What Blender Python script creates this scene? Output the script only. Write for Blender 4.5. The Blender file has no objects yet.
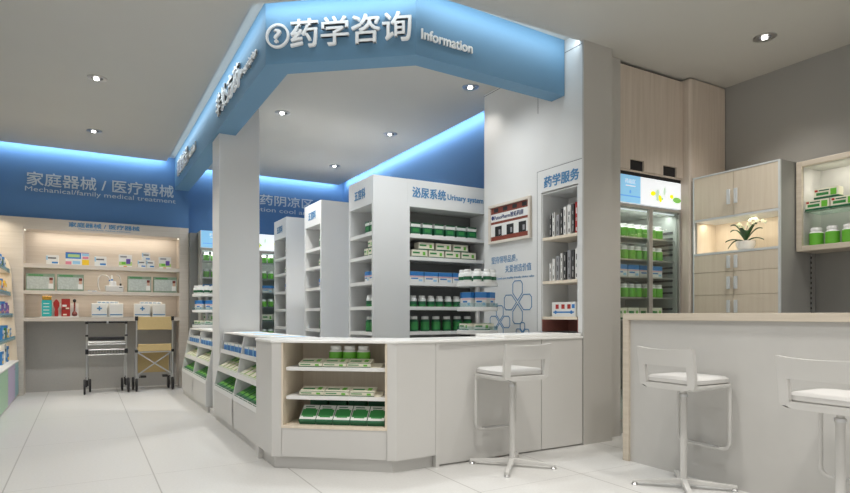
import bpy, bmesh, math, random
from mathutils import Vector, Matrix
random.seed(7)
S = bpy.context.scene
COL = S.collection
PI = math.pi
R = math.radians

# ------------------------------------------------------------------ materials
def mat(name, col, rough=0.5, metal=0.0, emit=None, estr=0.0, noise=0.0, nscale=20.0, spec=0.5, coat=0.0):
    m = bpy.data.materials.new(name); m.use_nodes = True
    nt = m.node_tree; b = nt.nodes['Principled BSDF']
    b.inputs['Base Color'].default_value = (*col, 1)
    b.inputs['Roughness'].default_value = rough
    b.inputs['Metallic'].default_value = metal
    b.inputs['Specular IOR Level'].default_value = spec
    b.inputs['Coat Weight'].default_value = coat
    if emit:
        b.inputs['Emission Color'].default_value = (*emit, 1)
        b.inputs['Emission Strength'].default_value = estr
    if noise > 0:
        tc = nt.nodes.new('ShaderNodeTexCoord'); n = nt.nodes.new('ShaderNodeTexNoise')
        n.inputs['Scale'].default_value = nscale; n.inputs['Detail'].default_value = 4
        mp = nt.nodes.new('ShaderNodeMapRange')
        mp.inputs['To Min'].default_value = 1 - noise; mp.inputs['To Max'].default_value = 1 + noise
        mx = nt.nodes.new('ShaderNodeMix'); mx.data_type = 'RGBA'; mx.blend_type = 'MULTIPLY'
        mx.inputs[0].default_value = 1.0
        mx.inputs[6].default_value = (*col, 1)
        nt.links.new(tc.outputs['Object'], n.inputs['Vector'])
        nt.links.new(n.outputs['Fac'], mp.inputs['Value'])
        nt.links.new(mp.outputs['Result'], mx.inputs[7])
        nt.links.new(mx.outputs[2], b.inputs['Base Color'])
    return m

def wood(name, c1, c2, axis='z', rough=0.45, scale=1.0):
    m = bpy.data.materials.new(name); m.use_nodes = True
    nt = m.node_tree; b = nt.nodes['Principled BSDF']; b.inputs['Roughness'].default_value = rough
    tc = nt.nodes.new('ShaderNodeTexCoord'); mp = nt.nodes.new('ShaderNodeMapping')
    s = [38*scale, 38*scale, 38*scale]; s['xyz'.index(axis)] = 1.6*scale
    mp.inputs['Scale'].default_value = s
    n = nt.nodes.new('ShaderNodeTexNoise'); n.inputs['Scale'].default_value = 1.0
    n.inputs['Detail'].default_value = 5; n.inputs['Roughness'].default_value = 0.6; n.inputs['Distortion'].default_value = 0.3
    r = nt.nodes.new('ShaderNodeValToRGB')
    r.color_ramp.elements[0].position = 0.3; r.color_ramp.elements[0].color = (*c1, 1)
    r.color_ramp.elements[1].position = 0.7; r.color_ramp.elements[1].color = (*c2, 1)
    nt.links.new(tc.outputs['Object'], mp.inputs['Vector']); nt.links.new(mp.outputs['Vector'], n.inputs['Vector'])
    nt.links.new(n.outputs['Fac'], r.inputs['Fac']); nt.links.new(r.outputs['Color'], b.inputs['Base Color'])
    return m

def glassmat(name, tint, refl=0.08, rough=0.02):
    m = bpy.data.materials.new(name); m.use_nodes = True
    nt = m.node_tree; nt.nodes.remove(nt.nodes['Principled BSDF'])
    t = nt.nodes.new('ShaderNodeBsdfTransparent'); t.inputs['Color'].default_value = (*tint, 1)
    g = nt.nodes.new('ShaderNodeBsdfGlossy'); g.inputs['Roughness'].default_value = rough
    mx = nt.nodes.new('ShaderNodeMixShader'); mx.inputs[0].default_value = refl
    nt.links.new(t.outputs[0], mx.inputs[1]); nt.links.new(g.outputs[0], mx.inputs[2])
    nt.links.new(mx.outputs[0], nt.nodes['Material Output'].inputs['Surface'])
    return m

def floormat():
    m = bpy.data.materials.new('porcelain_tile'); m.use_nodes = True
    nt = m.node_tree; b = nt.nodes['Principled BSDF']
    tc = nt.nodes.new('ShaderNodeTexCoord')
    sep = nt.nodes.new('ShaderNodeSeparateXYZ'); nt.links.new(tc.outputs['Object'], sep.inputs[0])
    def line(out, off, per, w):
        a = nt.nodes.new('ShaderNodeMath'); a.operation = 'ADD'; a.inputs[1].default_value = -off + per*20 + per/2
        nt.links.new(out, a.inputs[0])
        d = nt.nodes.new('ShaderNodeMath'); d.operation = 'MODULO'; d.inputs[1].default_value = per
        nt.links.new(a.outputs[0], d.inputs[0])
        e = nt.nodes.new('ShaderNodeMath'); e.operation = 'SUBTRACT'; e.inputs[1].default_value = per/2
        nt.links.new(d.outputs[0], e.inputs[0])
        f = nt.nodes.new('ShaderNodeMath'); f.operation = 'ABSOLUTE'; nt.links.new(e.outputs[0], f.inputs[0])
        g = nt.nodes.new('ShaderNodeMath'); g.operation = 'LESS_THAN'; g.inputs[1].default_value = w
        nt.links.new(f.outputs[0], g.inputs[0]); return g.outputs[0]
    lx = line(sep.outputs['X'], -0.44, 0.855, 0.0042)
    ly = line(sep.outputs['Y'], 3.0, 1.47, 0.0022)
    mx = nt.nodes.new('ShaderNodeMath'); mx.operation = 'MAXIMUM'
    nt.links.new(lx, mx.inputs[0]); nt.links.new(ly, mx.inputs[1])
    n = nt.nodes.new('ShaderNodeTexNoise'); n.inputs['Scale'].default_value = 60; n.inputs['Detail'].default_value = 3
    nt.links.new(tc.outputs['Object'], n.inputs['Vector'])
    r = nt.nodes.new('ShaderNodeValToRGB')
    r.color_ramp.elements[0].position = 0.2; r.color_ramp.elements[0].color = (0.56, 0.555, 0.535, 1)
    r.color_ramp.elements[1].position = 0.7; r.color_ramp.elements[1].color = (0.62, 0.615, 0.595, 1)
    nt.links.new(n.outputs['Fac'], r.inputs['Fac'])
    c = nt.nodes.new('ShaderNodeMix'); c.data_type = 'RGBA'; c.inputs[7].default_value = (0.36, 0.35, 0.33, 1)
    nt.links.new(mx.outputs[0], c.inputs[0]); nt.links.new(r.outputs['Color'], c.inputs[6])
    nt.links.new(c.outputs[2], b.inputs['Base Color'])
    rr = nt.nodes.new('ShaderNodeMapRange'); rr.inputs['To Min'].default_value = 0.27; rr.inputs['To Max'].default_value = 0.33
    nt.links.new(n.outputs['Fac'], rr.inputs['Value']); nt.links.new(rr.outputs['Result'], b.inputs['Roughness'])
    b.inputs['Specular IOR Level'].default_value = 0.35
    return m

M = {}
M['floor'] = floormat()
M['ceil'] = mat('ceiling_paint', (0.52, 0.515, 0.485), 0.9, noise=0.02, nscale=2)
M['blue'] = mat('blue_wall_paint', (0.08, 0.19, 0.39), 0.75, noise=0.02, nscale=3)
M['fascia'] = mat('blue_fascia_paint', (0.135, 0.28, 0.43), 0.6, noise=0.02, nscale=3)
M['greywall'] = mat('grey_wall_paint', (0.33, 0.325, 0.305), 0.85, noise=0.02, nscale=3)
M['whitewall'] = mat('white_wall_panel', (0.70, 0.70, 0.685), 0.5, noise=0.015, nscale=3)
M['warmpanel'] = mat('warm_white_panel', (0.50, 0.485, 0.455), 0.45, noise=0.02, nscale=4)
M['white'] = mat('white_laminate', (0.60, 0.59, 0.565), 0.42, noise=0.015, nscale=6)
M['gondola'] = mat('gondola_white', (0.68, 0.69, 0.685), 0.4, noise=0.01, nscale=5)
M['gondola_in'] = mat('grey_with_shelf_shade', (0.20, 0.205, 0.20), 0.5, noise=0.01)  # grey darkened with the shelf interiors' shade; the filler panel is plain grey
M['shelfwhite'] = mat('shelf_edge_white', (0.75, 0.75, 0.73), 0.35)
M['top'] = mat('solid_surface_worktop', (0.86, 0.85, 0.82), 0.25, noise=0.01)
M['oak'] = wood('bleached_oak', (0.56, 0.48, 0.40), (0.66, 0.58, 0.50), 'z')
M['oakx'] = wood('bleached_oak_across', (0.54, 0.47, 0.375), (0.64, 0.57, 0.47), 'y')
M['oaklight'] = wood('pale_ash_laminate', (0.72, 0.62, 0.49), (0.79, 0.70, 0.57), 'z')
M['ashgrey'] = wood('grey_ash_laminate', (0.55, 0.50, 0.44), (0.63, 0.58, 0.52), 'x')
M['kickback'] = mat('grey_textured_laminate', (0.44, 0.43, 0.41), 0.6, noise=0.08, nscale=60)
M['barfront'] = mat('bar_front_panel', (0.52, 0.51, 0.485), 0.5, noise=0.05, nscale=5)
M['stool'] = mat('stool_white_lacquer', (0.57, 0.56, 0.535), 0.32, coat=0.2)
M['cushion'] = mat('stool_seat_pad', (0.53, 0.52, 0.50), 0.5)
M['metal'] = mat('brushed_steel', (0.62, 0.62, 0.62), 0.3, 1.0)
M['trimgrey'] = mat('pale_grey_trim', (0.70, 0.73, 0.74), 0.4)
M['black'] = mat('black_plastic', (0.012, 0.012, 0.014), 0.45)
M['darkgrey'] = mat('dark_grey', (0.10, 0.10, 0.105), 0.6)
M['letterw'] = mat('white_acrylic_letters', (0.95, 0.95, 0.95), 0.35)
M['letterside'] = mat('wall_letter_grey', (0.50, 0.56, 0.62), 0.6)
M['letterb'] = mat('blue_vinyl', (0.07, 0.23, 0.44), 0.5)
M['pglass'] = glassmat('clear_door_glass', (0.93, 0.96, 0.95), 0.05)
M['acrylic'] = glassmat('clear_acrylic', (0.80, 0.90, 0.92), 0.12)
M['frost'] = glassmat('greenish_shelf_glass', (0.82, 0.92, 0.88), 0.15)
M['green'] = mat('bright_green_label', (0.14, 0.46, 0.04), 0.4)
M['green2'] = mat('mid_green_print', (0.03, 0.23, 0.055), 0.45)
M['dgreen'] = mat('dark_green_print', (0.01, 0.11, 0.045), 0.45)
M['lgreen'] = mat('pale_green_print', (0.42, 0.60, 0.22), 0.5)
M['pwhite'] = mat('pack_white', (0.72, 0.72, 0.69), 0.45)
M['cream'] = mat('pack_cream', (0.74, 0.71, 0.58), 0.5)
M['pblue'] = mat('pack_blue', (0.03, 0.19, 0.50), 0.45)
M['lblue'] = mat('pack_light_blue', (0.28, 0.52, 0.72), 0.45)
M['cap'] = mat('bottle_cap_white', (0.82, 0.82, 0.80), 0.4)
M['pink'] = mat('pack_pink', (0.65, 0.22, 0.30), 0.45)
M['purple'] = mat('pack_purple', (0.13, 0.07, 0.33), 0.45)
M['yellow'] = mat('pack_yellow', (0.85, 0.55, 0.03), 0.45)
M['orange'] = mat('pack_orange', (0.75, 0.25, 0.03), 0.45)
M['red'] = mat('pack_red', (0.36, 0.02, 0.015), 0.35)
M['maroon'] = mat('pack_maroon', (0.16, 0.02, 0.012), 0.35)
M['teal'] = mat('teal_liquid_bottle', (0.02, 0.42, 0.42), 0.3)
M['gold'] = mat('gold_cap', (0.60, 0.35, 0.06), 0.25, 0.8)
M['tan'] = mat('tan_canvas', (0.56, 0.42, 0.20), 0.8, noise=0.1, nscale=90)
M['doorgreen'] = mat('pastel_green_door', (0.36, 0.58, 0.38), 0.35)
M['doorpurple'] = mat('pastel_lilac_door', (0.46, 0.38, 0.55), 0.35)
M['doorteal'] = mat('pastel_teal_door', (0.24, 0.46, 0.50), 0.35)
M['brick'] = mat('photo_brick_red', (0.22, 0.05, 0.03), 0.6, noise=0.3, nscale=60)
M['navy'] = mat('navy_print', (0.015, 0.03, 0.14), 0.5)
M['leaf'] = mat('orchid_leaf', (0.015, 0.075, 0.02), 0.35)
M['petal'] = mat('orchid_petal', (0.62, 0.62, 0.50), 0.5)
M['stem'] = mat('orchid_stem', (0.10, 0.10, 0.03), 0.6)
M['pot'] = mat('white_ceramic', (0.82, 0.80, 0.76), 0.25)
M['photogreen'] = mat('sage_print', (0.20, 0.28, 0.20), 0.5, noise=0.25, nscale=30)
M['photogrey'] = mat('grey_print', (0.44, 0.48, 0.45), 0.5, noise=0.35, nscale=45)
M['skin'] = mat('print_face', (0.55, 0.35, 0.25), 0.5)
M['book1'] = mat('book_black', (0.05, 0.05, 0.05), 0.5)
M['book2'] = mat('book_white', (0.72, 0.71, 0.68), 0.5)
M['book3'] = mat('book_grey', (0.28, 0.28, 0.29), 0.5)
M['mahog'] = mat('reddish_brown_lining', (0.30, 0.12, 0.10), 0.45)
M['fridgewhite'] = mat('fridge_white_interior', (0.46, 0.48, 0.45), 0.4)
M['fridgeframe'] = mat('fridge_aluminium', (0.42, 0.40, 0.37), 0.4, 0.4)
M['lampglow'] = mat('lamp_glow', (1, 1, 1), 0.4, emit=(1, 0.97, 0.92), estr=14)
M['ledblue'] = mat('led_strip_glow', (1, 1, 1), 0.4, emit=(0.62, 0.84, 1.0), estr=6)
M['ledwarm'] = mat('led_strip_warm', (1, 1, 1), 0.4, emit=(1, 0.9, 0.74), estr=3)
M['signwhite'] = mat('backlit_sign_white', (0.8, 0.8, 0.8), 0.4, emit=(0.80, 0.86, 0.92), estr=0.62)
M['signblue'] = mat('backlit_sign_blue', (0.2, 0.5, 0.8), 0.4, emit=(0.33, 0.63, 0.88), estr=0.5)
M['signblue2'] = mat('backlit_sign_deep_blue', (0.1, 0.3, 0.7), 0.4, emit=(0.12, 0.42, 0.80), estr=0.6)
M['signyellow'] = mat('backlit_sign_yellow', (0.9, 0.8, 0.0), 0.4, emit=(0.85, 0.78, 0.0), estr=0.7)
M['signgreen'] = mat('backlit_sign_green', (0.2, 0.5, 0.1), 0.4, emit=(0.18, 0.42, 0.08), estr=0.6)
M['signpale'] = mat('backlit_sign_pale_green', (0.5, 0.6, 0.5), 0.4, emit=(0.5, 0.68, 0.5), estr=0.6)

# ------------------------------------------------------------------ mesh helpers
class MB:
    def __init__(s): s.v = []; s.f = []; s.m = []
    def add(s, vs, fs, mi=0):
        o = len(s.v); s.v += [tuple(p) for p in vs]
        for f in fs: s.f.append([i + o for i in f]); s.m.append(mi)
        return s
    def box(s, x0, x1, y0, y1, z0, z1, mi=0, fm=None):
        vs = [(x0,y0,z0),(x1,y0,z0),(x1,y1,z0),(x0,y1,z0),(x0,y0,z1),(x1,y0,z1),(x1,y1,z1),(x0,y1,z1)]
        fs = [(0,3,2,1),(4,5,6,7),(0,1,5,4),(1,2,6,5),(2,3,7,6),(3,0,4,7)]
        return s.add(vs, fs, mi)
    def prism(s, poly, z0, z1, mi=0):
        n = len(poly)
        vs = [(x, y, z0) for x, y in poly] + [(x, y, z1) for x, y in poly]
        fs = [list(range(n))[::-1], list(range(n, 2*n))] + [(i, (i+1) % n, n+(i+1) % n, n+i) for i in range(n)]
        return s.add(vs, fs, mi)
    def prism_y(s, poly, y0, y1, mi=0):      # poly in x,z
        n = len(poly)
        vs = [(x, y0, z) for x, z in poly] + [(x, y1, z) for x, z in poly]
        fs = [list(range(n)), list(range(n, 2*n))[::-1]] + [((i+1) % n, i, n+i, n+(i+1) % n) for i in range(n)]
        return s.add(vs, fs, mi)
    def prism_x(s, poly, x0, x1, mi=0):      # poly in y,z
        n = len(poly)
        vs = [(x0, y, z) for y, z in poly] + [(x1, y, z) for y, z in poly]
        fs = [list(range(n)), list(range(n, 2*n))[::-1]] + [((i+1) % n, i, n+i, n+(i+1) % n) for i in range(n)]
        return s.add(vs, fs, mi)
    def lathe(s, prof, c=(0, 0, 0), seg=24, mi=0, closed=True):
        vs = []; fs = []; n = len(prof)
        for i in range(seg):
            a = 2*PI*i/seg
            for r, z in prof: vs.append((c[0]+r*math.cos(a), c[1]+r*math.sin(a), c[2]+z))
        for i in range(seg):
            j = (i+1) % seg
            for k in range(n-1): fs.append((i*n+k, j*n+k, j*n+k+1, i*n+k+1))
        if closed:
            if prof[0][0] > 1e-6: fs.append([i*n for i in range(seg)][::-1])
            if prof[-1][0] > 1e-6: fs.append([i*n+n-1 for i in range(seg)])
        return s.add(vs, fs, mi)
    def tube(s, path, r, seg=10, mi=0, loop=False):
        pts = [Vector(p) for p in path]; n = len(pts); rings = []
        prev = None
        for i, p in enumerate(pts):
            if loop: t = (pts[(i+1) % n] - pts[i-1])
            else: t = (pts[min(i+1, n-1)] - pts[max(i-1, 0)])
            t.normalize()
            if prev is None:
                a = Vector((0, 0, 1)) if abs(t.z) < 0.9 else Vector((1, 0, 0))
                u = t.cross(a).normalized()
            else:
                u = (prev - t*prev.dot(t)).normalized()
            prev = u; w = t.cross(u)
            rr = r[i] if isinstance(r, (list, tuple)) else r
            rings.append([p + (u*math.cos(2*PI*k/seg) + w*math.sin(2*PI*k/seg))*rr for k in range(seg)])
        vs = [q for ring in rings for q in ring]; fs = []
        m = n if loop else n-1
        for i in range(m):
            j = (i+1) % n
            for k in range(seg):
                l = (k+1) % seg
                fs.append((i*seg+k, i*seg+l, j*seg+l, j*seg+k))
        if not loop:
            fs.append(list(range(seg))[::-1]); fs.append([(n-1)*seg+k for k in range(seg)])
        return s.add(vs, fs, mi)
    def sphere(s, c, rx, ry=None, rz=None, seg=14, rings=8, mi=0):
        ry = ry or rx; rz = rz or rx
        vs = [(c[0], c[1], c[2]-rz)]; fs = []
        for i in range(1, rings):
            ph = -PI/2 + PI*i/rings
            for k in range(seg):
                a = 2*PI*k/seg
                vs.append((c[0]+rx*math.cos(ph)*math.cos(a), c[1]+ry*math.cos(ph)*math.sin(a), c[2]+rz*math.sin(ph)))
        vs.append((c[0], c[1], c[2]+rz)); T = len(vs)-1
        for k in range(seg): fs.append((0, 1+(k+1) % seg, 1+k))
        for i in range(rings-2):
            for k in range(seg):
                l = (k+1) % seg
                fs.append((1+i*seg+k, 1+i*seg+l, 1+(i+1)*seg+l, 1+(i+1)*seg+k))
        for k in range(seg): fs.append((T, 1+(rings-2)*seg+k, 1+(rings-2)*seg+(k+1) % seg))
        return s.add(vs, fs, mi)
    def xf(s, mtx, start=0):
        for i in range(start, len(s.v)): s.v[i] = tuple(mtx @ Vector(s.v[i]))
        return s
    def mesh(s, name, mats, off=(0, 0, 0), smooth=False):
        me = bpy.data.meshes.new(name)
        me.from_pydata([(x-off[0], y-off[1], z-off[2]) for x, y, z in s.v], [], s.f)
        for mm in (mats if isinstance(mats, (list, tuple)) else [mats]): me.materials.append(mm)
        me.polygons.foreach_set('material_index', s.m)
        bm = bmesh.new(); bm.from_mesh(me); bmesh.ops.recalc_face_normals(bm, faces=bm.faces); bm.to_mesh(me); bm.free()
        if smooth:
            me.polygons.foreach_set('use_smooth', [True]*len(me.polygons)); me.set_sharp_from_angle(angle=R(38))
        me.update(); return me

def wloc(o):
    p = Vector((0, 0, 0))
    while o is not None: p += o.location; o = o.parent
    return p
def tag(o, label=None, cat=None, group=None, kind=None):
    if label: o['label'] = label
    if cat: o['category'] = cat
    if group: o['group'] = group
    if kind: o['kind'] = kind
    return o
def thing(name, label, cat, loc=(0, 0, 0), group=None):
    o = bpy.data.objects.new(name, None); COL.objects.link(o); o.location = loc; o.empty_display_size = 0.1
    return tag(o, label, cat, group)
def obj(name, mb, mats, parent=None, bevel=0, smooth=False, subsurf=0, label=None, seg=2, origin=None):
    off = wloc(parent) if parent else (Vector(origin) if origin else Vector((0, 0, 0)))
    me = mb.mesh(name, mats, off, smooth)
    o = bpy.data.objects.new(name, me); COL.objects.link(o)
    if parent: o.parent = parent
    elif origin: o.location = origin
    if bevel:
        b = o.modifiers.new('bevel', 'BEVEL'); b.width = bevel; b.segments = seg; b.limit_method = 'ANGLE'; b.angle_limit = R(40)
    if subsurf:
        q = o.modifiers.new('subsurf', 'SUBSURF'); q.levels = subsurf; q.render_levels = subsurf
    if label: o['label'] = label
    return o
def struct(name, mb, mats, **k):
    return tag(obj(name, mb, mats, **k), kind='structure')
def copy_tree(o, parent=None):
    c = o.copy(); COL.objects.link(c); c.parent = parent
    for ch in list(o.children): copy_tree(ch, c)
    return c
ORD = ['first', 'second', 'third', 'fourth', 'fifth', 'sixth', 'seventh', 'eighth', 'ninth', 'tenth', 'eleventh', 'twelfth', 'thirteenth', 'fourteenth']
def nth(i, n, side='left', other='right'):
    if n == 1: return 'single'
    if i == 0: return side + 'most'
    if i == n-1: return other + 'most'
    return ORD[i] + ' from the ' + side
def nthp(i, n, near='nearest', far='farthest'):
    if n == 1: return 'only'
    if i == 0: return near
    if i == n-1: return far
    return ORD[i] + ' ' + near

BOLD = {}
def text(mb, s, org, right, up, nrm, w, h, depth=0.004, bold=0.0, mi=0, shear=0.0):
    """adds the letters of s to mb, fitted into w x h with the lower left corner at org"""
    cu = bpy.data.curves.new('t', 'FONT'); cu.body = s; cu.extrude = 0.5; cu.offset = min(bold, 0.0); cu.resolution_u = 3; cu.shear = shear
    o = bpy.data.objects.new('t', cu); COL.objects.link(o)
    dg = bpy.context.evaluated_depsgraph_get(); me = o.evaluated_get(dg).to_mesh()
    vs = [v.co.copy() for v in me.vertices]; fs = [list(p.vertices) for p in me.polygons]
    o.evaluated_get(dg).to_mesh_clear(); bpy.data.objects.remove(o); bpy.data.curves.remove(cu)
    if not vs: return mb
    x0 = min(v.x for v in vs); x1 = max(v.x for v in vs); y0 = min(v.y for v in vs); y1 = max(v.y for v in vs)
    org = Vector(org); r = Vector(right).normalized(); u = Vector(up).normalized(); n = Vector(nrm).normalized()
    sh = bold*h*0.55
    for q_, (ax, ay) in enumerate(((0, 0),) if bold <= 0.011 else ((-1, -1), (1, -1), (-1, 1), (1, 1), (0, 0))):
        out = [org + r*((v.x-x0)/(x1-x0)*w + ax*sh) + u*((v.y-y0)/(y1-y0)*h + ay*sh) + n*((v.z+0.5)*depth + q_*0.0004) for v in vs]
        mb.add(out, fs, mi)
    return mb
def ring2d(mb, c, right, up, nrm, r0, r1, depth, seg=32, mi=0):
    c = Vector(c); r = Vector(right); u = Vector(up); n = Vector(nrm); vs = []
    for k in range(seg):
        a = 2*PI*k/seg; d = r*math.cos(a) + u*math.sin(a)
        vs += [c+d*r0, c+d*r1, c+d*r1+n*depth, c+d*r0+n*depth]
    fs = []
    for k in range(seg):
        a = 4*k; b = 4*((k+1) % seg)
        for q in range(4): fs.append((a+q, b+q, b+(q+1) % 4, a+(q+1) % 4))
    return mb.add(vs, fs, mi)
def disc2d(mb, c, right, up, nrm, rx, rz, depth, rot=0, seg=20, mi=0):
    c = Vector(c); r = Vector(right); u = Vector(up); n = Vector(nrm); vs = []
    cr, sr = math.cos(rot), math.sin(rot)
    for k in range(seg):
        a = 2*PI*k/seg; x = rx*math.cos(a); z = rz*math.sin(a)
        p = c + r*(x*cr - z*sr) + u*(x*sr + z*cr); vs.append(p)
    vs += [p + n*depth for p in vs]
    fs = [list(range(seg)), list(range(seg, 2*seg))] + [(i, (i+1) % seg, seg+(i+1) % seg, seg+i) for i in range(seg)]
    return mb.add(vs, fs, mi)

XR, YR, ZU = Vector((1, 0, 0)), Vector((0, 1, 0)), Vector((0, 0, 1))
def area(name, loc, sx, sy, energy, col=(1, 1, 1), direc=(0, 0, -1), xdir=None, spread=180):
    l = bpy.data.lights.new(name, 'AREA'); l.shape = 'RECTANGLE'; l.size = sx; l.size_y = sy; l.energy = energy; l.color = col
    l.spread = R(spread)
    o = bpy.data.objects.new(name, l); COL.objects.link(o)
    z = -Vector(direc).normalized()
    x = Vector(xdir).normalized() if xdir else (Vector((1, 0, 0)) if abs(z.x) < .9 else Vector((0, 1, 0)))
    y = z.cross(x).normalized(); x = y.cross(z)
    o.matrix_world = Matrix.Translation(loc) @ Matrix((x, y, z)).transposed().to_4x4()
    return o

# ================================================================== SETTING
CZ = 3.43; TZ = 3.52
struct('floor', MB().box(-1.35, 5.85, -4, 10.3, -0.1, 0), M['floor'])
c = MB()
c.box(-1.35, 1.08, -4, 9.70, CZ, TZ)
c.prism([(1.08, -4), (2.07, -4), (2.07, 3.70), (1.08, 4.492)], CZ, TZ)
c.prism([(2.07, -4), (3.72, -4), (3.72, 3.685), (2.07, 3.70)], CZ, TZ)
c.box(3.72, 5.85, -4, 4.0, CZ, TZ)
c.prism([(1.42, 4.66), (2.24, 4.01), (3.67, 4.06), (3.67, 5.10), (3.95, 5.10), (3.95, 9.93), (1.42, 9.93)], CZ, TZ)
c.box(-1.35, 5.85, -4, 10.3, TZ, TZ+0.1)
struct('ceiling', c, M['ceil'])
# walls
w = MB(); w.box(-1.35, 4.3, 10.12, 10.3, 0, TZ)
struct('wall_back', w, M['blue'])
struct('wall_back_upper', MB().box(-1.25, 1.41, 9.82, 10.12, 2.445, TZ), M['blue'])
struct('wall_back_inner', MB().box(1.41, 4.07, 10.05, 10.12, 0, TZ), M['blue'])
struct('wall_left', MB().box(-1.35, -1.25, 4.5, 10.3, 0, TZ), M['whitewall'])
struct('wall_inner_right', MB().box(4.07, 4.2, 4.0, 10.12, 0, TZ), M['blue'])
struct('wall_right', MB().box(5.70, 5.85, -4, 4.6, 0, TZ), M['greywall'])
struct('wall_behind_fridge', MB().box(4.2, 5.85, 4.55, 4.7, 0, TZ), M['greywall'])
# white partition with the book niche cut into it
w = MB()
w.box(3.67, 4.005, 3.67, 3.70, 0, CZ)
w.box(3.67, 4.0, 3.70, 3.72, 0, CZ)
w.box(3.67, 4.07, 4.20, 5.10, 0, CZ)
w.box(3.67, 4.07, 3.72, 4.20, 0, 0.93)
w.box(3.67, 4.07, 3.72, 4.20, 2.23, CZ)
w.box(4.02, 4.07, 3.72, 4.20, 0.93, 2.23)
w.box(3.67, 3.72, 3.69, 5.10, CZ, TZ)
struct('wall_partition', w, M['whitewall'])
struct('trim_1', MB().box(4.05, 4.23, 3.765, 3.80, 0, CZ), M['warmpanel'])
struct('trim_4', MB().box(4.0, 4.06, 3.745, 3.76, 0, CZ), M['darkgrey'])
struct('wall_partition_front', MB().box(3.66, 4.0, 3.655, 3.672, 0.0, CZ), M['warmpanel'])
# seams on the partition side
sm = MB(); sm.box(3.6685, 3.6705, 4.243, 4.247, 2.98, 3.43); struct('trim_2', sm, M['darkgrey'])
struct('trim_3', MB().box(3.668, 3.671, 3.672, 5.10, 3.41, 3.414), M['darkgrey'])
# column
struct('wall_column', MB().box(1.24, 1.666, 6.52, 6.90, 0, CZ), M['whitewall'], bevel=0.004)
struct('baseboard_column', MB().box(1.215, 1.245, 6.50, 6.92, 0, 0.06), M['white'])
# blue fascia beam
b = MB()
b.prism([(1.21, 9.82), (1.21, 4.555), (2.13, 3.82), (3.66, 3.884), (3.66, 4.05), (2.22, 3.99), (1.41, 4.644), (1.41, 9.82)], 3.03, TZ)
struct('trim_fascia', b, M['fascia'])

# cove light strips: real led profiles lying in the slots
LEDC = (0.80, 0.93, 1.0)
def led(x0, x1, y0, y1, z0, z1, label, name='led_strip'):
    m = MB().box(x0, x1, y0, y1, z0, z1)
    return tag(obj(name, m, M['ledblue'], origin=((x0+x1)/2, (y0+y1)/2, z0)), label, 'led strip')
def cove(p0, p1, n, off, z, energy, width=0.03):
    p0 = Vector(p0); p1 = Vector(p1); mid = (p0+p1)/2; d = (p1-p0); L = d.length; d.normalize()
    a = area('cove_light', (mid.x, mid.y, z), L, width, energy*L, LEDC, (n[0], n[1], -0.6), (d.x, d.y, 0))
    return a
CE = 3.6
cove((-1.2, 9.715), (1.08, 9.715), (0, 1), 0, 3.46, CE)
cove((1.095, 9.7), (1.095, 4.6), (1, 0), 0, 3.46, CE*0.35)
nv = Vector((0.624, 0.781)); dv = Vector((0.781, -0.624))
cove((1.105, 4.49), (2.08, 3.715), (0.624, 0.781), 0, 3.46, CE*0.55)
cove((2.1, 3.715), (3.66, 3.70), (-0.01, 1), 0, 3.46, CE*0.5)
cove((1.45, 9.945), (3.95, 9.945), (0, 1), 0, 3.46, CE)
cove((3.965, 9.9), (3.965, 5.2), (1, 0), 0, 3.46, CE)

# ================================================================== SIGNS
def sign_on_left(y_far, zb, cn, en, label):
    t = thing('fascia_sign', label, 'sign', (1.21, y_far, zb))
    m = MB(); text(m, cn, (1.205, y_far, zb), -YR, ZU, -XR, 1.04, 0.22, 0.018, 0.02); obj('chinese_lettering', m, M['letterw'], t)
    m = MB(); text(m, en, (1.205, y_far-1.09, zb+0.015), -YR, ZU, -XR, 0.55, 0.10, 0.012, 0.015); obj('english_lettering', m, M['letterw'], t)
sign_on_left(6.42, 3.15, '非处方药', 'Prescription', 'raised white lettering on left side of blue fascia, nearer the camera')
sign_on_left(9.42, 3.15, '保健食品', 'Health food', 'raised white lettering on left side of blue fascia, far end near the back wall')
A = Vector((1.21, 4.555, 0)); B = Vector((2.13, 3.82, 0)); Cc = Vector((3.67, 3.884, 0))
d1 = (B-A).normalized(); n1 = Vector((d1.y, -d1.x, 0)); d2 = (Cc-B).normalized(); n2 = Vector((d2.y, -d2.x, 0))
t = thing('fascia_sign', 'large raised white sign with question mark ring on front of blue fascia', 'sign', (1.7, 4.1, 3.03))
L1 = (B-A).length
m = MB(); text(m, '药学咨询', A + d1*(L1*0.18) + n1*0.004 + ZU*3.135, d1, ZU, n1, L1*0.79, 0.215, 0.020, 0.025); obj('chinese_lettering', m, M['letterw'], t)
m = MB(); cc = A + d1*(L1*0.088) + n1*0.004 + ZU*3.237
ring2d(m, cc, d1, ZU, n1, 0.077, 0.094, 0.02); text(m, '?', cc - d1*0.028 - ZU*0.05, d1, ZU, n1, 0.056, 0.10, 0.02, 0.02); obj('question_mark_emblem', m, M['letterw'], t)
m = MB(); text(m, 'Information', B + d2*0.04 + n2*0.004 + ZU*3.155, d2, ZU, n2, 0.47, 0.075, 0.012, 0.04); obj('english_lettering', m, M['letterw'], t)

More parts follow.
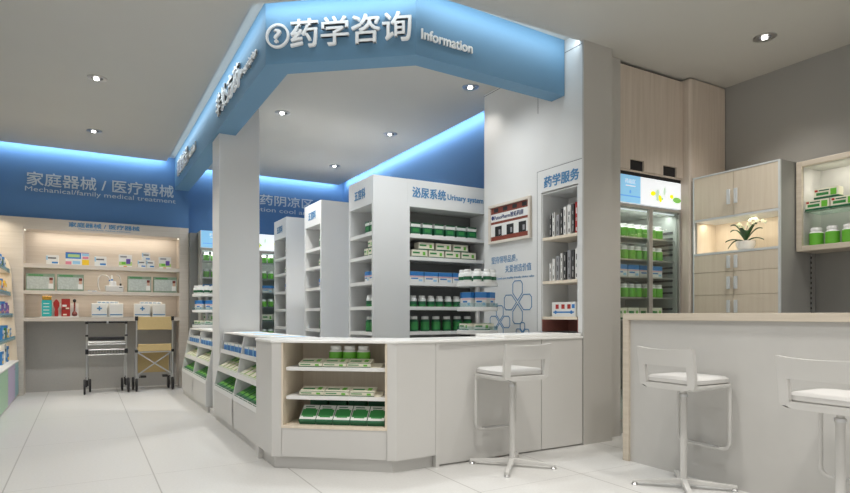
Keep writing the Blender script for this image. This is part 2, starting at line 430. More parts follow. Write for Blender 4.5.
t = thing('lettering_sign', 'pale lettering for medical devices on the blue back wall above the oak display cabinet', 'sign', (0.2, 9.82, 2.8))
m = MB(); text(m, '家庭器械 / 医疗器械', (-0.69, 9.818, 2.905), XR, ZU, -YR, 1.88, 0.185, 0.006, 0.02); obj('chinese_lettering', m, M['letterside'], t)
m = MB(); text(m, 'Mechanical/family medical treatment', (-0.71, 9.818, 2.80), XR, ZU, -YR, 1.93, 0.085, 0.006, 0.01); obj('english_lettering', m, M['letterside'], t)
t = thing('lettering_sign', 'pale lettering for the cool storage area on inner blue wall behind the column', 'sign', (2.8, 10.05, 2.8))
m = MB(); text(m, '处方药阴凉区', (2.09, 10.048, 2.97), XR, ZU, -YR, 1.42, 0.175, 0.006, 0.02); obj('chinese_lettering', m, M['letterside'], t)
m = MB(); text(m, 'Prescription cool area', (2.02, 10.048, 2.835), XR, ZU, -YR, 1.52, 0.095, 0.006, 0.01); obj('english_lettering', m, M['letterside'], t)

# ================================================================== DOWNLIGHTS
def downlight(x, y, label, energy, col=(1, 0.965, 0.92), spot=110):
    t = thing('downlight', label, 'ceiling light', (x, y, CZ), 'recessed downlights')
    m = MB().lathe([(0.052, 0), (0.088, 0), (0.088, -0.005), (0.072, -0.009), (0.052, -0.003)], (x, y, CZ), 28, closed=False)
    obj('trim_ring', m, M['metal'], t, smooth=True)
    m = MB().lathe([(0.0, -0.001), (0.053, -0.001), (0.053, -0.003), (0.0, -0.003)], (x, y, CZ), 24, closed=False)
    obj('recess', m, M['darkgrey'], t)
    m = MB().lathe([(0.0, -0.003), (0.022, -0.003), (0.023, -0.016), (0.015, -0.020), (0, -0.020)], (x-0.008, y-0.004, CZ), 20, closed=False)
    obj('lamp', m, M['lampglow'], t, smooth=True)
    if energy:
        l = bpy.data.lights.new('downlight_beam', 'SPOT'); l.energy = energy; l.spot_size = R(spot); l.spot_blend = 0.8; l.color = col; l.shadow_soft_size = 0.04
        o = bpy.data.objects.new('downlight_beam', l); COL.objects.link(o); o.location = (x, y, CZ-0.03)
    return t
def cpx(px, py, z=CZ):
    v = (315-py)/590; u = (px-425)/590; k = (z-1.1)/v
    return k*(.5+.866*u), k*(.866-.5*u)
E = 150
for px, py, lb, e in [(94.5, 130.9, 'recessed ceiling downlight in left aisle nearer the back wall', E),
                   (97.6, 78.3, 'recessed ceiling downlight in left aisle nearer the camera', E),
                   (283, 113, 'recessed ceiling downlight inside the island, just right of the column', E*1.0),
                   (390, 134, 'recessed ceiling downlight inside the island, in the middle', E*1.0),
                   (335, 166, 'recessed ceiling downlight inside the island, farthest back', E*.9),
                   (471, 87, 'recessed ceiling downlight beside the blue fascia, near the white partition', E*.09),
                   (765, 37, 'recessed ceiling downlight at the right, above the bar', E*.35)]:
    x, y = cpx(px, py); downlight(round(x, 2), round(y, 2), lb, e)
for x, y in [(0.2, 3.4), (0.2, 1.2), (1.8, 2.4), (1.8, 0.6), (3.0, 1.6), (3.0, -0.4), (4.6, 0.4), (4.3, 2.3), (0.6, -1.2), (2.3, -2.0)]:  # added spots out of view, without fixtures, to brighten the room
    l = bpy.data.lights.new('room_fill_spot', 'SPOT'); l.energy = E*1.0 if x < 4 else E*.6; l.spot_size = R(115); l.spot_blend = 0.9; l.color = (1, 0.97, 0.93); l.shadow_soft_size = 0.12
    o = bpy.data.objects.new('room_fill_spot', l); COL.objects.link(o); o.location = (x, y, CZ-0.03)

for x, y, e in [(2.35, 4.55, 90), (3.1, 4.45, 60), (1.9, 5.1, 60), (2.0, 7.6, 80), (2.0, 9.2, 60)]:  # extra spots without fixtures, added to brighten the gondolas inside the island
    l = bpy.data.lights.new('inner_fill_spot', 'SPOT'); l.energy = e; l.spot_size = R(130); l.spot_blend = 0.9; l.color = (0.95, 0.98, 1.0); l.shadow_soft_size = 0.12
    o = bpy.data.objects.new('inner_fill_spot', l); COL.objects.link(o); o.location = (x, y, CZ-0.03)

# ================================================================== PRODUCTS (cached meshes)
CACHE = {}
BOT = {  # radius, height, body mat, band mat, band z range fraction
    'green':  (0.045, 0.15, 'green', 'green', (0.05, 0.62)),
    'pill':   (0.040, 0.12, 'pwhite', 'dgreen', (0.18, 0.45)),
    'lime':   (0.050, 0.145, 'green', 'green', (0.08, 0.70)),
    'shelfpill': (0.042, 0.115, 'green2', 'dgreen', (0.2, 0.5)),
    'tallg':  (0.052, 0.17, 'dgreen', 'green2', (0.12, 0.62)),
}
def bottle_mesh(kind):
    if ('b', kind) in CACHE: return CACHE[('b', kind)]
    r, h, bm_, nm, (f0, f1) = BOT[kind]
    hb = h*0.80
    prof = [(0, 0), (r*0.94, 0), (r, 0.004), (r, h*f0)]
    b = MB(); b.lathe([(0, 0), (r*0.94, 0), (r, 0.005), (r, h*f0)], seg=18, mi=0, closed=False)
    b.lathe([(r, h*f0), (r*1.015, h*f0), (r*1.015, h*f1), (r, h*f1)], seg=18, mi=1, closed=False)
    b.lathe([(r, h*f1), (r, h*0.70), (r*0.86, h*0.76), (r*0.70, hb), (0, hb)], seg=18, mi=2, closed=False)
    body = b.mesh('body', [M[bm_], M[nm], M['cap'] if kind != 'tallg' else M[bm_]], smooth=True)
    cp = MB().lathe([(0, hb), (r*0.78, hb), (r*0.80, hb+0.004), (r*0.80, h-0.005), (r*0.74, h), (0, h)], seg=18, closed=False)
    cap = cp.mesh('cap', [M['cap']], smooth=True)
    CACHE[('b', kind)] = (body, cap); return body, cap
def bottle(kind, x, y, z, label, group, s=1.0, name='pill_bottle', cat='bottle'):
    body, cap = bottle_mesh(kind)
    t = thing(name, label, cat, (x, y, z), group); t.scale = (s, s, s)
    for n, me in (('body', body), ('cap', cap)):
        o = bpy.data.objects.new(n, me); COL.objects.link(o); o.parent = t
    return t
def carton_mesh(kind, w, d, h):
    k = ('c', kind, w, d, h)
    if k in CACHE: return CACHE[k]
    b = MB(); mats = []
    def P(mn):
        if M[mn] not in mats: mats.append(M[mn])
        return mats.index(M[mn])
    e = 0.0007
    st = [0.0]
    def front(x0, x1, z0, z1, mn):   # fractions on the front and the back
        st[0] += 0.0003; e = 0.0005 + st[0]
        b.box(-w/2+w*x0, -w/2+w*x1, -d/2-e, -d/2, h*z0, h*z1, P(mn)); b.box(-w/2+w*(1-x1), -w/2+w*(1-x0), d/2, d/2+e, h*z0, h*z1, P(mn))
    def topp(x0, x1, y0, y1, mn):
        st[0] += 0.0003; e = 0.0005 + st[0]
        b.box(-w/2+w*x0, -w/2+w*x1, -d/2+d*y0, -d/2+d*y1, h, h+e, P(mn))
    def sides(z0, z1, mn):
        b.box(-w/2-e, -w/2, -d/2, d/2, h*z0, h*z1, P(mn)); b.box(w/2, w/2+e, -d/2, d/2, h*z0, h*z1, P(mn))
    base = {'greenpack': 'pwhite', 'flatcream': 'cream', 'bluepack': 'pwhite', 'bluegrp': 'lblue', 'greenflat': 'green2', 'oval': 'pwhite', 'herbal': 'cream',
            'smallwhite': 'pwhite', 'colour': 'pwhite', 'shield': 'pwhite', 'photo': 'photogreen', 'gown': 'pwhite', 'redbox': 'red',
            'whiteblue': 'pwhite', 'orangep': 'orange', 'purplep': 'purple', 'yellowp': 'yellow', 'creambin': 'lgreen', 'bluetall': 'pblue'}[kind]
    b.box(-w/2, w/2, -d/2, d/2, 0, h, P(base))
    if kind == 'greenpack':
        front(0, 1, 0.12, 0.66, 'dgreen'); front(0.18, 0.82, 0.28, 0.54, 'green2'); front(0, 1, 0.9, 1, 'dgreen'); sides(0.12, 0.66, 'dgreen'); topp(0.1, 0.9, 0.1, 0.9, 'green2')
    elif kind == 'flatcream':
        front(0, 1, 0.0, 0.16, 'dgreen'); front(0.06, 0.5, 0.5, 0.72, 'green2'); front(0.7, 0.86, 0.3, 0.75, 'green'); topp(0, 1, 0.0, 0.06, 'dgreen'); topp(0.08, 0.55, 0.4, 0.58, 'green2'); topp(0.68, 0.84, 0.35, 0.75, 'green')
    elif kind == 'bluepack':
        front(0, 1, 0.62, 1, 'pblue'); front(0.1, 0.6, 0.3, 0.42, 'pblue'); front(0.65, 0.9, 0.1, 0.3, 'lblue'); front(0.0, 1, 0.52, 0.57, 'pink'); sides(0.62, 1, 'pblue'); topp(0, 1, 0, 1, 'lblue')
    elif kind == 'bluegrp':
        front(0.0, 0.85, 0, 0.8, 'pblue'); front(0, 1, 0.8, 1, 'pwhite'); topp(0, 1, 0, 1, 'pwhite')
    elif kind == 'greenflat':
        topp(0.06, 0.94, 0.25, 0.95, 'green'); topp(0.2, 0.8, 0.4, 0.75, 'green2'); topp(0, 1, 0, 0.18, 'dgreen'); front(0, 1, 0, 1, 'dgreen')
    elif kind == 'creambin':
        topp(0.08, 0.92, 0.1, 0.6, 'cream'); topp(0.2, 0.7, 0.65, 0.9, 'green2'); front(0, 1, 0, 0.4, 'green2')
    elif kind == 'oval':
        front(0, 1, 0, 1, 'dgreen'); topp(0, 1, 0.0, 0.10, 'dgreen'); topp(0.04, 0.96, 0.30, 0.72, 'green2'); topp(0.18, 0.82, 0.24, 0.30, 'green2'); topp(0.18, 0.82, 0.72, 0.78, 'green2'); topp(0.15, 0.7, 0.86, 0.90, 'dgreen'); sides(0, 1, 'dgreen')
    elif kind == 'herbal':
        front(0, 1, 0.0, 0.2, 'dgreen'); front(0.04, 0.16, 0.7, 0.9, 'red'); front(0.1, 0.6, 0.35, 0.6, 'green2'); front(0.68, 0.92, 0.25, 0.85, 'green'); front(0.2, 0.62, 0.75, 0.85, 'dgreen'); topp(0.05, 0.6, 0.3, 0.7, 'lgreen'); sides(0, 0.2, 'dgreen')
    elif kind == 'smallwhite':
        front(0, 0.12, 0.45, 0.9, 'lblue'); front(0.14, 0.8, 0.6, 0.75, 'darkgrey'); front(0.45, 0.95, 0.1, 0.28, 'pblue')
    elif kind == 'colour':
        front(0, 0.66, 0.5, 0.95, 'pblue'); front(0.1, 0.6, 0.62, 0.85, 'lgreen'); front(0, 1, 0.95, 1, 'purple'); front(0.7, 1, 0.02, 0.45, 'yellow'); front(0.0, 0.25, 0.03, 0.28, 'pink'); front(0.3, 0.62, 0.08, 0.32, 'lblue'); front(0.72, 0.98, 0.5, 0.7, 'pink'); front(0.7, 1, 0.75, 0.92, 'lblue')
    elif kind == 'shield':
        front(0, 1, 0.12, 0.42, 'lgreen'); front(0.2, 0.5, 0.2, 0.4, 'green'); front(0.55, 0.88, 0.25, 0.66, 'purple'); front(0.1, 0.6, 0.76, 0.9, 'book3'); front(0.35, 0.6, 0.0, 0.08, 'orange')
    elif kind == 'photo':
        front(0.03, 0.97, 0.1, 0.82, 'photogrey'); front(0.08, 0.6, 0.87, 0.94, 'green2'); front(0.78, 0.95, 0.12, 0.42, 'pwhite'); front(0.82, 0.93, 0.42, 0.7, 'skin'); front(0.81, 0.94, 0.62, 0.78, 'maroon')
    elif kind == 'whiteblue':
        front(0.04, 0.96, 0.12, 0.2, 'lblue')
    elif kind == 'redbox':
        front(0.1, 0.6, 0.55, 0.66, 'pwhite'); front(0.1, 0.9, 0.38, 0.48, 'maroon'); front(0.5, 0.9, 0.42, 0.5, 'cream'); front(0.2, 0.6, 0.06, 0.14, 'cream')
    elif kind in ('orangep', 'yellowp'):
        front(0.1, 0.9, 0.3, 0.6, 'pwhite')
    elif kind == 'purplep':
        front(0.1, 0.9, 0.3, 0.5, 'pink')
    elif kind == 'bluetall':
        front(0.1, 0.9, 0.5, 0.8, 'pwhite'); front(0.1, 0.9, 0.1, 0.3, 'yellow')
    me = b.mesh('carton', mats); CACHE[k] = me; return me
def carton(kind, w, d, h, x, y, z, label, group, rz=0, tilt=0, name='medicine_box', cat='box'):
    me = carton_mesh(kind, w, d, h)
    o = bpy.data.objects.new(name, me); COL.objects.link(o)
    o.location = (x, y, z + 0.0003); o.rotation_euler = (tilt, 0, rz)
    return tag(o, label, cat, group)

# ================================================================== GONDOLAS (three tall double shelves)
SHZ = [0.93, 1.187, 1.44, 1.70, 1.93]
def gondola(y0, label, front_open):
    x0, x1, y1, zt = 2.47, 3.93, y0+0.62, 2.49
    t = thing('gondola_shelf', label, 'shelf unit', ((x0+x1)/2, y0+0.31, 0), 'tall white gondola shelf units')
    xe = x0 + 0.38                                   # the end block whose shelves face the aisle
    ym0, ym1 = y0+0.035, y1-0.035
    m = MB()
    m.box(x0, xe, y0, ym0, 0, zt-0.001); m.box(x0, xe, ym1, y1, 0, zt-0.001); m.box(xe-0.02, xe, ym0, ym1, 0, 2.21)
    obj('end_frame', m, M['gondola'], t)
    hm = MB().box(x0, xe, ym0, ym1, 2.21, zt-0.001); obj('end_header', hm, M['gondola'], t)
    m = MB().box(xe-0.05, xe-0.021, ym0, ym1, 0.02, 2.21); obj('end_back_panel', m, M['gondola_in'], t)
    m = MB(); text(m, '五官科', (x0-0.001, y0+0.46, 2.295), -YR, ZU, -XR, 0.27, 0.10, 0.002, 0.04); obj('end_lettering', m, M['letterb'], t)
    for z in [0.10, 0.42, 0.68] + SHZ:
        obj('end_shelf', MB().box(x0+0.003, xe-0.05, ym0, ym1, z-0.035, z), M['shelfwhite'], t)
    # body
    if front_open:
        m = MB(); m.box(xe, xe+0.03, y0, y1, 0, 2.21); m.box(3.83, x1, y0, y1, 0, 2.21); m.box(xe+0.03, 3.83, y1-0.03, y1, 0, 2.21)
        obj('side_panels', m, M['gondola'], t)
        obj('back_panel', MB().box(xe+0.03, 3.83, y1-0.32, y1-0.30, 0, 2.21), M['gondola_in'], t)
        obj('header', MB().box(xe, x1, y0-0.002, y1, 2.21, zt), M['gondola'], t)
        m = MB(); text(m, '泌尿系统', (2.91, y0-0.003, 2.31), XR, ZU, -YR, 0.40, 0.105, 0.002, 0.035); obj('chinese_lettering', m, M['letterb'], t)
        m = MB(); text(m, 'Urinary system', (3.335, y0-0.003, 2.305), XR, ZU, -YR, 0.46, 0.075, 0.002, 0.035); obj('english_lettering', m, M['letterb'], t)
        for z in [0.10, 0.42, 0.68] + SHZ:
            obj('shelf', MB().box(xe+0.03, 3.83, y0+0.003, y1-0.32, z-0.035, z), M['shelfwhite'], t)
    else:
        obj('side_panel', MB().box(xe, x1, y0, y1, 0, zt), M['gondola'], t)
    return t
gondola(5.30, 'tall white gondola headed Urinary system, nearest of the three, full front shelves', True)
gondola(6.78, 'tall white gondola in the middle of the row, plain white side panel', False)
gondola(8.19, 'tall white gondola farthest back, next to the drinks style cooler', False)
# products on the nearest gondola front
GF = 5.30
rows = {4: 'top shelf', 3: 'second shelf', 2: 'third shelf', 1: 'fourth shelf', 0: 'lowest visible shelf'}
for i in range(6):
    carton('greenpack', 0.112, 0.07, 0.13, 2.98+i*0.142, GF+0.09, SHZ[4], 'dark green upright box, %s on top shelf under Urinary system header' % nth(i, 6), 'green upright boxes on the top gondola shelf')
for i in range(4):
    carton('flatcream', 0.185, 0.10, 0.078, 3.02+i*0.205, GF+0.09, SHZ[3], 'cream flat box, %s of lower row, second shelf under Urinary system header' % nth(i, 4), 'flat cream boxes on the second gondola shelf')
for i in range(3):
    carton('flatcream', 0.185, 0.10, 0.078, 3.10+i*0.215, GF+0.09, SHZ[3]+0.079, 'cream flat box, %s of those stacked uppermost, second Urinary system shelf' % nth(i, 3), 'flat cream boxes on the second gondola shelf')
for i in range(5):
    carton('bluepack', 0.165, 0.08, 0.11, 2.99+i*0.176, GF+0.09, SHZ[2], 'blue and white box, %s on third shelf under Urinary system header' % nth(i, 5), 'blue and white boxes on the third gondola shelf')
for i in range(8):
    bottle('shelfpill', 2.965+i*0.108, GF+0.09, SHZ[1], 'small green banded bottle, %s on fourth Urinary system gondola shelf' % nth(i, 8), 'small bottles on the fourth gondola shelf', 1.0)
for i in range(6):
    bottle('tallg', 2.975+i*0.135, GF+0.09, SHZ[0], 'large green bottle, %s on lowest visible Urinary system gondola shelf' % nth(i, 6), 'large green bottles on the lowest visible gondola shelf', 0.92)
# products on the three gondola ends
for gi, (gy, gname) in enumerate([(5.30, 'nearest'), (6.78, 'middle'), (8.19, 'farthest')]):
    px = 2.535
    for k, dy in enumerate((0.095, 0.21)):
        if k == 1 and gi: continue
        side = '' if gi else (', nearer one' if k == 0 else ', farther one')
        y = gy + dy
        carton('greenpack', 0.10, 0.07, 0.12, px, y, SHZ[4], 'green and white upright box on top end shelf of the %s gondola%s' % (gname, side), 'goods on the gondola end shelves', rz=-PI/2)
        carton('flatcream', 0.10, 0.09, 0.075, px, y, SHZ[3], 'cream and green box on second end shelf of the %s gondola%s' % (gname, side), 'goods on the gondola end shelves', rz=-PI/2)
        carton('bluepack', 0.10, 0.08, 0.10, px, y, SHZ[2], 'blue and white box on third end shelf of the %s gondola%s' % (gname, side), 'goods on the gondola end shelves', rz=-PI/2)
        bottle('shelfpill', px, y, SHZ[1], 'small green banded bottle on fourth end shelf of the %s gondola%s' % (gname, side), 'goods on the gondola end shelves')
        bottle('tallg', px, y, SHZ[0], 'large green bottle on lowest visible end shelf of the %s gondola%s' % (gname, side), 'goods on the gondola end shelves', 0.9)
    if gi == 0:
        carton('flatcream', 0.10, 0.09, 0.075, px, gy+0.12, SHZ[3]+0.076, 'cream and green box stacked uppermost on second end shelf of the nearest gondola', 'goods on the gondola end shelves', rz=-PI/2)

# ================================================================== ISLAND COUNTER
ZT = 0.92
# continuous worktop
m = MB().prism([(1.285, 6.50), (1.285, 4.645), (1.15, 4.645), (1.15, 4.20), (1.866, 3.622), (3.655, 3.652), (3.655, 4.08), (2.12, 4.10), (1.65, 4.55), (1.65, 6.50)], ZT-0.018, ZT)
tag(obj('worktop', m, M['top'], origin=(1.6, 4.3, ZT-0.018), bevel=0.004), 'thin white worktop running round the whole island counter', 'worktop')
m = MB().box(2.83, 3.64, 3.665, 4.06, ZT, ZT+0.025)
tag(obj('raised_worktop', m, M['top'], origin=(3.2, 3.9, ZT), bevel=0.004), 'raised white slab on the worktop at foot of the white partition', 'worktop')
# straight counter cabinets facing the stool
def counter_panel(x0, x1, label):
    t = thing('counter_cabinet', label, 'cabinet', ((x0+x1)/2, 3.85, 0))
    obj('front_panel', MB().box(x0+0.003, x1-0.003, 3.66, 3.685, 0.012, ZT-0.018), M['white'], t, bevel=0.002)
    obj('body', MB().box(x0, x1, 3.685, 4.07, 0, ZT-0.018), M['white'], t)
counter_panel(2.225, 3.20, 'plain white counter cabinet behind the bar stool that stands alone')
counter_panel(3.20, 3.655, 'narrow plain white counter cabinet beside the tall partition')
tag(obj('end_post', MB().box(2.193, 2.222, 3.64, 4.07, 0, ZT-0.018), M['white'], origin=(2.2, 3.85, 0)), 'slim white upright between angled corner cabinet and straight counter', 'post')

# corner cabinet with angled open front
P0 = Vector((1.211, 4.159)); P1 = Vector((1.819, 3.671)); dd = (P1-P0).normalized(); nn = Vector((-dd.y, dd.x))  # nn points inward
if nn.y < 0: nn = -nn
CL = (P1-P0).length; ANG = math.atan2(dd.y, dd.x)
t = thing('corner_cabinet', 'white angled corner display cabinet with open oak lined shelves of green packs', 'cabinet', (1.7, 4.2, 0))
def cf(x, y): p = P0 + dd*x + nn*y; return (p.x, p.y)
def cbox(mb, x0, x1, y0, y1, z0, z1, mi=0): return mb.prism([cf(x0, y0), cf(x1, y0), cf(x1, y1), cf(x0, y1)], z0, z1, mi)
m = MB(); m.prism([(1.16, 4.64), (1.16, 4.20), (1.215, 4.155), cf(0, 0.012), (1.235, 4.22), (1.235, 4.64)], 0.09, ZT-0.018)
obj('left_flank', m, M['white'], t)
m = MB(); m.prism([(2.19, 3.64), (2.19, 3.70), (1.86, 3.70), cf(CL, 0.012), cf(CL, -0.008), (1.87, 3.63), (2.19, 3.64)][:-1], 0.09, ZT-0.018)
obj('right_flank', m, M['white'], t)
obj('end_post', MB().box(1.155, 1.235, 4.55, 4.645, 0, 0.09), M['white'], t)
m = MB(); m.prism([(1.19, 4.55), (1.19, 4.235), (1.864, 3.68), (2.19, 3.69), (2.19, 3.78), (1.3, 4.55)], 0, 0.09)
obj('plinth', m, M['white'], t)
m = MB(); cbox(m, 0.004, CL-0.004, 0.006, 0.03, 0.092, 0.295); obj('lower_panel', m, M['white'], t)
m = MB(); cbox(m, 0.0, 0.018, 0.002, 0.42, 0.295, ZT-0.018); cbox(m, CL-0.018, CL, 0.002, 0.42, 0.295, ZT-0.018)
cbox(m, 0.018, CL-0.018, 0.002, 0.42, 0.295, 0.315); cbox(m, 0.018, CL-0.018, 0.40, 0.42, 0.315, ZT-0.018)
obj('oak_lining', m, M['oaklight'], t)
m = MB(); m.prism([(1.3, 4.55), (1.3, 4.3), (1.5, 4.55)], 0.1, ZT-0.018)
for z in (0.728, 0.522):
    m = MB(); cbox(m, 0.03, CL-0.02, 0.03, 0.40, z-0.026, z); obj('shelf', m, M['shelfwhite'], t, bevel=0.002)
# sloped risers under the tilted packs
def wedge(z, y0, depth, ang, x0=0.12, x1=None):
    x1 = x1 or CL-0.06
    a = [cf(x0, y0), cf(x1, y0), cf(x1, y0+depth), cf(x0, y0+depth)]; h = depth*math.tan(ang)
    vs = [(*a[0], z), (*a[1], z), (*a[2], z), (*a[3], z), (*a[2], z+h), (*a[3], z+h)]
    mm = MB(); mm.add(vs, [(0, 3, 2, 1), (0, 1, 4, 5), (1, 2, 4), (0, 5, 3), (3, 5, 4, 2)]); return mm
for z, ang, y0, dp in ((0.728, R(14), 0.05, 0.10), (0.522, R(14), 0.06, 0.10), (0.315, R(38), 0.06, 0.13)):
    obj('sloped_riser', wedge(z, y0, dp, ang), M['cream'], t)
rowsC = [(0.728, R(14), 0.05, 3, 0.172, 0.11, 0.028, 'flatcream', 'upper'), (0.522, R(14), 0.06, 3, 0.18, 0.11, 0.03, 'flatcream', 'middle'), (0.315, R(38), 0.06, 5, 0.12, 0.155, 0.035, 'oval', 'bottom')]
for z, ang, y0, n, wd, dp, th, kind, nm in rowsC:
    for i in range(n):
        x = 0.12 + wd/2 + i*(wd+0.006)
        yy = y0 + dp/2*math.cos(ang); zz = z + dp/2*math.sin(ang) + 0.001
        p = cf(x, yy)
        carton(kind, wd, dp, th, p[0], p[1], zz, 'tilted green patterned pack, %s on %s shelf of angled corner cabinet' % (nth(i, n), nm), 'tilted packs on the corner cabinet %s shelf' % nm, rz=ANG, tilt=ang)
for i in range(3):
    p = cf(0.345 + i*0.105, 0.21)
    bottle('lime', p[0], p[1], 0.728, 'white capped green bottle, %s on upper shelf of angled corner cabinet' % ('leftmost', 'middle', 'rightmost')[i], 'green bottles in the corner cabinet', 1.0)
for i in range(4):
    p = cf(0.19 + i*0.15, 0.30)
    carton('greenflat', 0.13, 0.06, 0.165, p[0], p[1], 0.315, 'dark green upright box behind tilted packs, corner cabinet bottom shelf, %s' % nth(i, 4), 'dark green boxes behind the tilted packs', rz=ANG)

# low bin gondolas on the left face
def bin_unit(ya, yb, label, near):
    t = thing('bin_gondola', label, 'shelf unit', (1.4, (ya+yb)/2, 0))
    ym = (ya+yb)/2; q = 0.028
    prof = lambda: [(1.18, 0.07), (1.18, 0.335), (1.283, 0.90), (1.62, 0.90), (1.62, 0.07)]
    obj('plinth', MB().box(1.20, 1.60, ya+0.005, yb-0.005, 0, 0.07), M['white'], t)
    obj('lower_panel', MB().box(1.18, 1.20, ya+q, yb-q, 0.07, 0.335), M['white'], t)
    for y in (ya, ym-q/2, yb-q): obj('divider', MB().prism_y(prof(), y, y+q), M['gondola'], t)
    obj('back_panel', MB().box(1.55, 1.57, ya+q, yb-q, 0.07, 0.90), M['gondola'], t)
    if not near:
        obj('top_panel', MB().box(1.283, 1.65, ya, yb, 0.902, 0.92), M['top'], t)
    lv = [(0.335, 1.185, 'greenflat', 'bottom'), (0.53, 1.222, 'creambin', 'middle'), (0.725, 1.257, 'bluegrp', 'top')]
    wd = 'near' if near else 'far'
    for bay, (b0, b1) in enumerate(((ya+q+0.001, ym-q/2-0.001), (ym+q/2+0.001, yb-q-0.001))):
        for z, xf, kind, nm in lv:
            ang = R(27) if nm != 'top' else 0
            if nm == 'top':
                obj('shelf', MB().box(xf, 1.55, b0, b1, z-0.015, z), M['shelfwhite'], t)
                obj('ticket_rail', MB().box(xf-0.012, xf, b0, b1, z-0.02, z+0.02), M['shelfwhite'], t)
            else:
                s = 0.30
                obj('sloped_shelf', MB().prism_y([(xf, z-0.015), (xf, z), (xf+s*math.cos(ang), z+s*math.sin(ang)), (xf+s*math.cos(ang), z+s*math.sin(ang)-0.015)], b0, b1), M['gondola'], t)
                obj('ticket_rail', MB().prism_y([(xf-0.010, z-0.012), (xf, z-0.015), (xf+0.014, z+0.040), (xf+0.004, z+0.043)], b0, b1), M['shelfwhite'], t)
            n = 5; L = (b1-b0-0.03)
            for i in range(n):
                y = b0 + 0.015 + L/n*(i+0.5); pw = L/n*0.86
                g = 'packs in the %s bin gondola' % wd
                baynm = 'nearer' if bay == 0 else 'farther'
                if nm == 'top':
                    carton(kind, pw, 0.10, 0.085, xf+0.07, y, z, 'blue box with white top, %s, upper tier, %s bay, %s bin gondola' % (nthp(i, n), baynm, wd), g, rz=-PI/2)
                else:
                    dp = 0.20; x = xf + 0.014 + dp/2*math.cos(ang); zz = z + (0.014+dp/2*1.0)*math.sin(ang) + 0.001
                    colr = 'green' if nm == 'bottom' else 'cream and green'
                    carton(kind, pw, dp, 0.03, x, y, zz, '%s flat pack, %s, %s tier, %s bay, %s bin gondola' % (colr, nthp(i, n), nm, baynm, wd), g, rz=-PI/2, tilt=ang)
    return t
bin_unit(4.65, 6.50, 'low white sloping bin gondola of green and blue packs in front of the column', True)
bin_unit(6.96, 8.84, 'low white sloping bin gondola of green and blue packs beyond the column', False)
# leaflets on the worktop
for i, (x0, x1, y0, y1, mm) in enumerate([(1.34, 1.6, 5.9, 6.3, 'lblue'), (1.32, 1.60, 5.25, 5.6, 'lblue'), (1.33, 1.62, 4.65, 4.95, 'lblue')]):
    m = MB(); m.box(x0, x1, y0, y1, ZT, ZT+0.003, 0); m.box(x0+0.02, x1-0.02, y0+0.03, y1-0.12, ZT+0.003, ZT+0.0035, 1)
    tag(obj('leaflet', m, [M['pwhite'], M[mm]], origin=((x0+x1)/2, (y0+y1)/2, ZT)), 'light blue and white leaflet lying on the island worktop, %s of three' % ('farthest', 'middle', 'nearest')[i], 'leaflet', 'leaflets on the island worktop')

# ================================================================== ROTATING STANDS
def stand(cx, cy, r, label, where):
    t = thing('rotating_stand', label, 'display stand', (cx, cy, 0))
    obj('base', MB().lathe([(0, 0), (r*0.95, 0), (r*0.95, 0.02), (0.03, 0.035), (0, 0.035)], (cx, cy, 0), 32, closed=False), M['metal'], t, smooth=True)
    obj('pole', MB().lathe([(0, 0.03), (0.022, 0.03), (0.022, 1.40), (0, 1.40)], (cx, cy, 0), 16, closed=False), M['metal'], t, smooth=True)
    for z in (0.96, 1.175, 1.405):
        tr = obj('tray', MB().lathe([(0, 0), (r*0.96, 0), (r, 0.006), (r, 0.038), (r*0.97, 0.04), (0, 0.04)], (cx, cy, z-0.04), 40, closed=False), M['shelfwhite'], t, smooth=True)
        if z < 1.4:
            g = MB().lathe([(r*0.985, 0), (r*0.985, 0.035), (r*0.97, 0.035), (r*0.97, 0)], (cx, cy, z), 40, closed=False)
            obj('clear_rim', g, M['acrylic'], t, smooth=True)
    n = 9
    fa = math.atan2(-cy, -cx)
    def pos(i, n): return ('at the front' if i == 0 else '%s to the %s' % (ORD[(i+1)//2 - 1], 'right' if i % 2 else 'left'))
    for i in range(n):
        k = (i+1)//2 * (1 if i % 2 else -1); a = fa + k*2*PI/n; nm = pos(i, n)
        rr = r*0.72
        bottle('pill', cx+rr*math.cos(a), cy+rr*math.sin(a), 1.405, 'green banded bottle on top tray of %s, %s' % (where, nm), 'bottles on the top tray of %s' % where, 1.0*r/0.195)
    n = 7
    for i in range(n):
        k = (i+1)//2 * (1 if i % 2 else -1); a = fa + k*2*PI/n + 0.2; rr = r*0.70; nm = pos(i, n)
        carton('bluepack', 0.105, 0.045, 0.135, cx+rr*math.cos(a), cy+rr*math.sin(a), 1.175, 'blue topped box on middle tray of %s, %s' % (where, nm), 'boxes on the middle tray of %s' % where, rz=a+PI/2)
    n = 5
    for i in range(n):
        k = (i+1)//2 * (1 if i % 2 else -1); a = fa + k*2*PI/n + 0.3; rr = r*0.64; nm = pos(i, n)
        carton('flatcream', 0.15, 0.06, 0.06, cx+rr*math.cos(a), cy+rr*math.sin(a), 0.96, 'cream flat box on lowest tray of %s, %s' % (where, nm), 'boxes on the lowest tray of %s' % where, rz=a+PI/2)
stand(3.23, 4.60, 0.195, 'round white rotating stand with three trays beside the white partition', 'the stand by the partition')
stand(1.56, 9.12, 0.20, 'round white rotating stand with three trays behind the column', 'the stand behind the column')

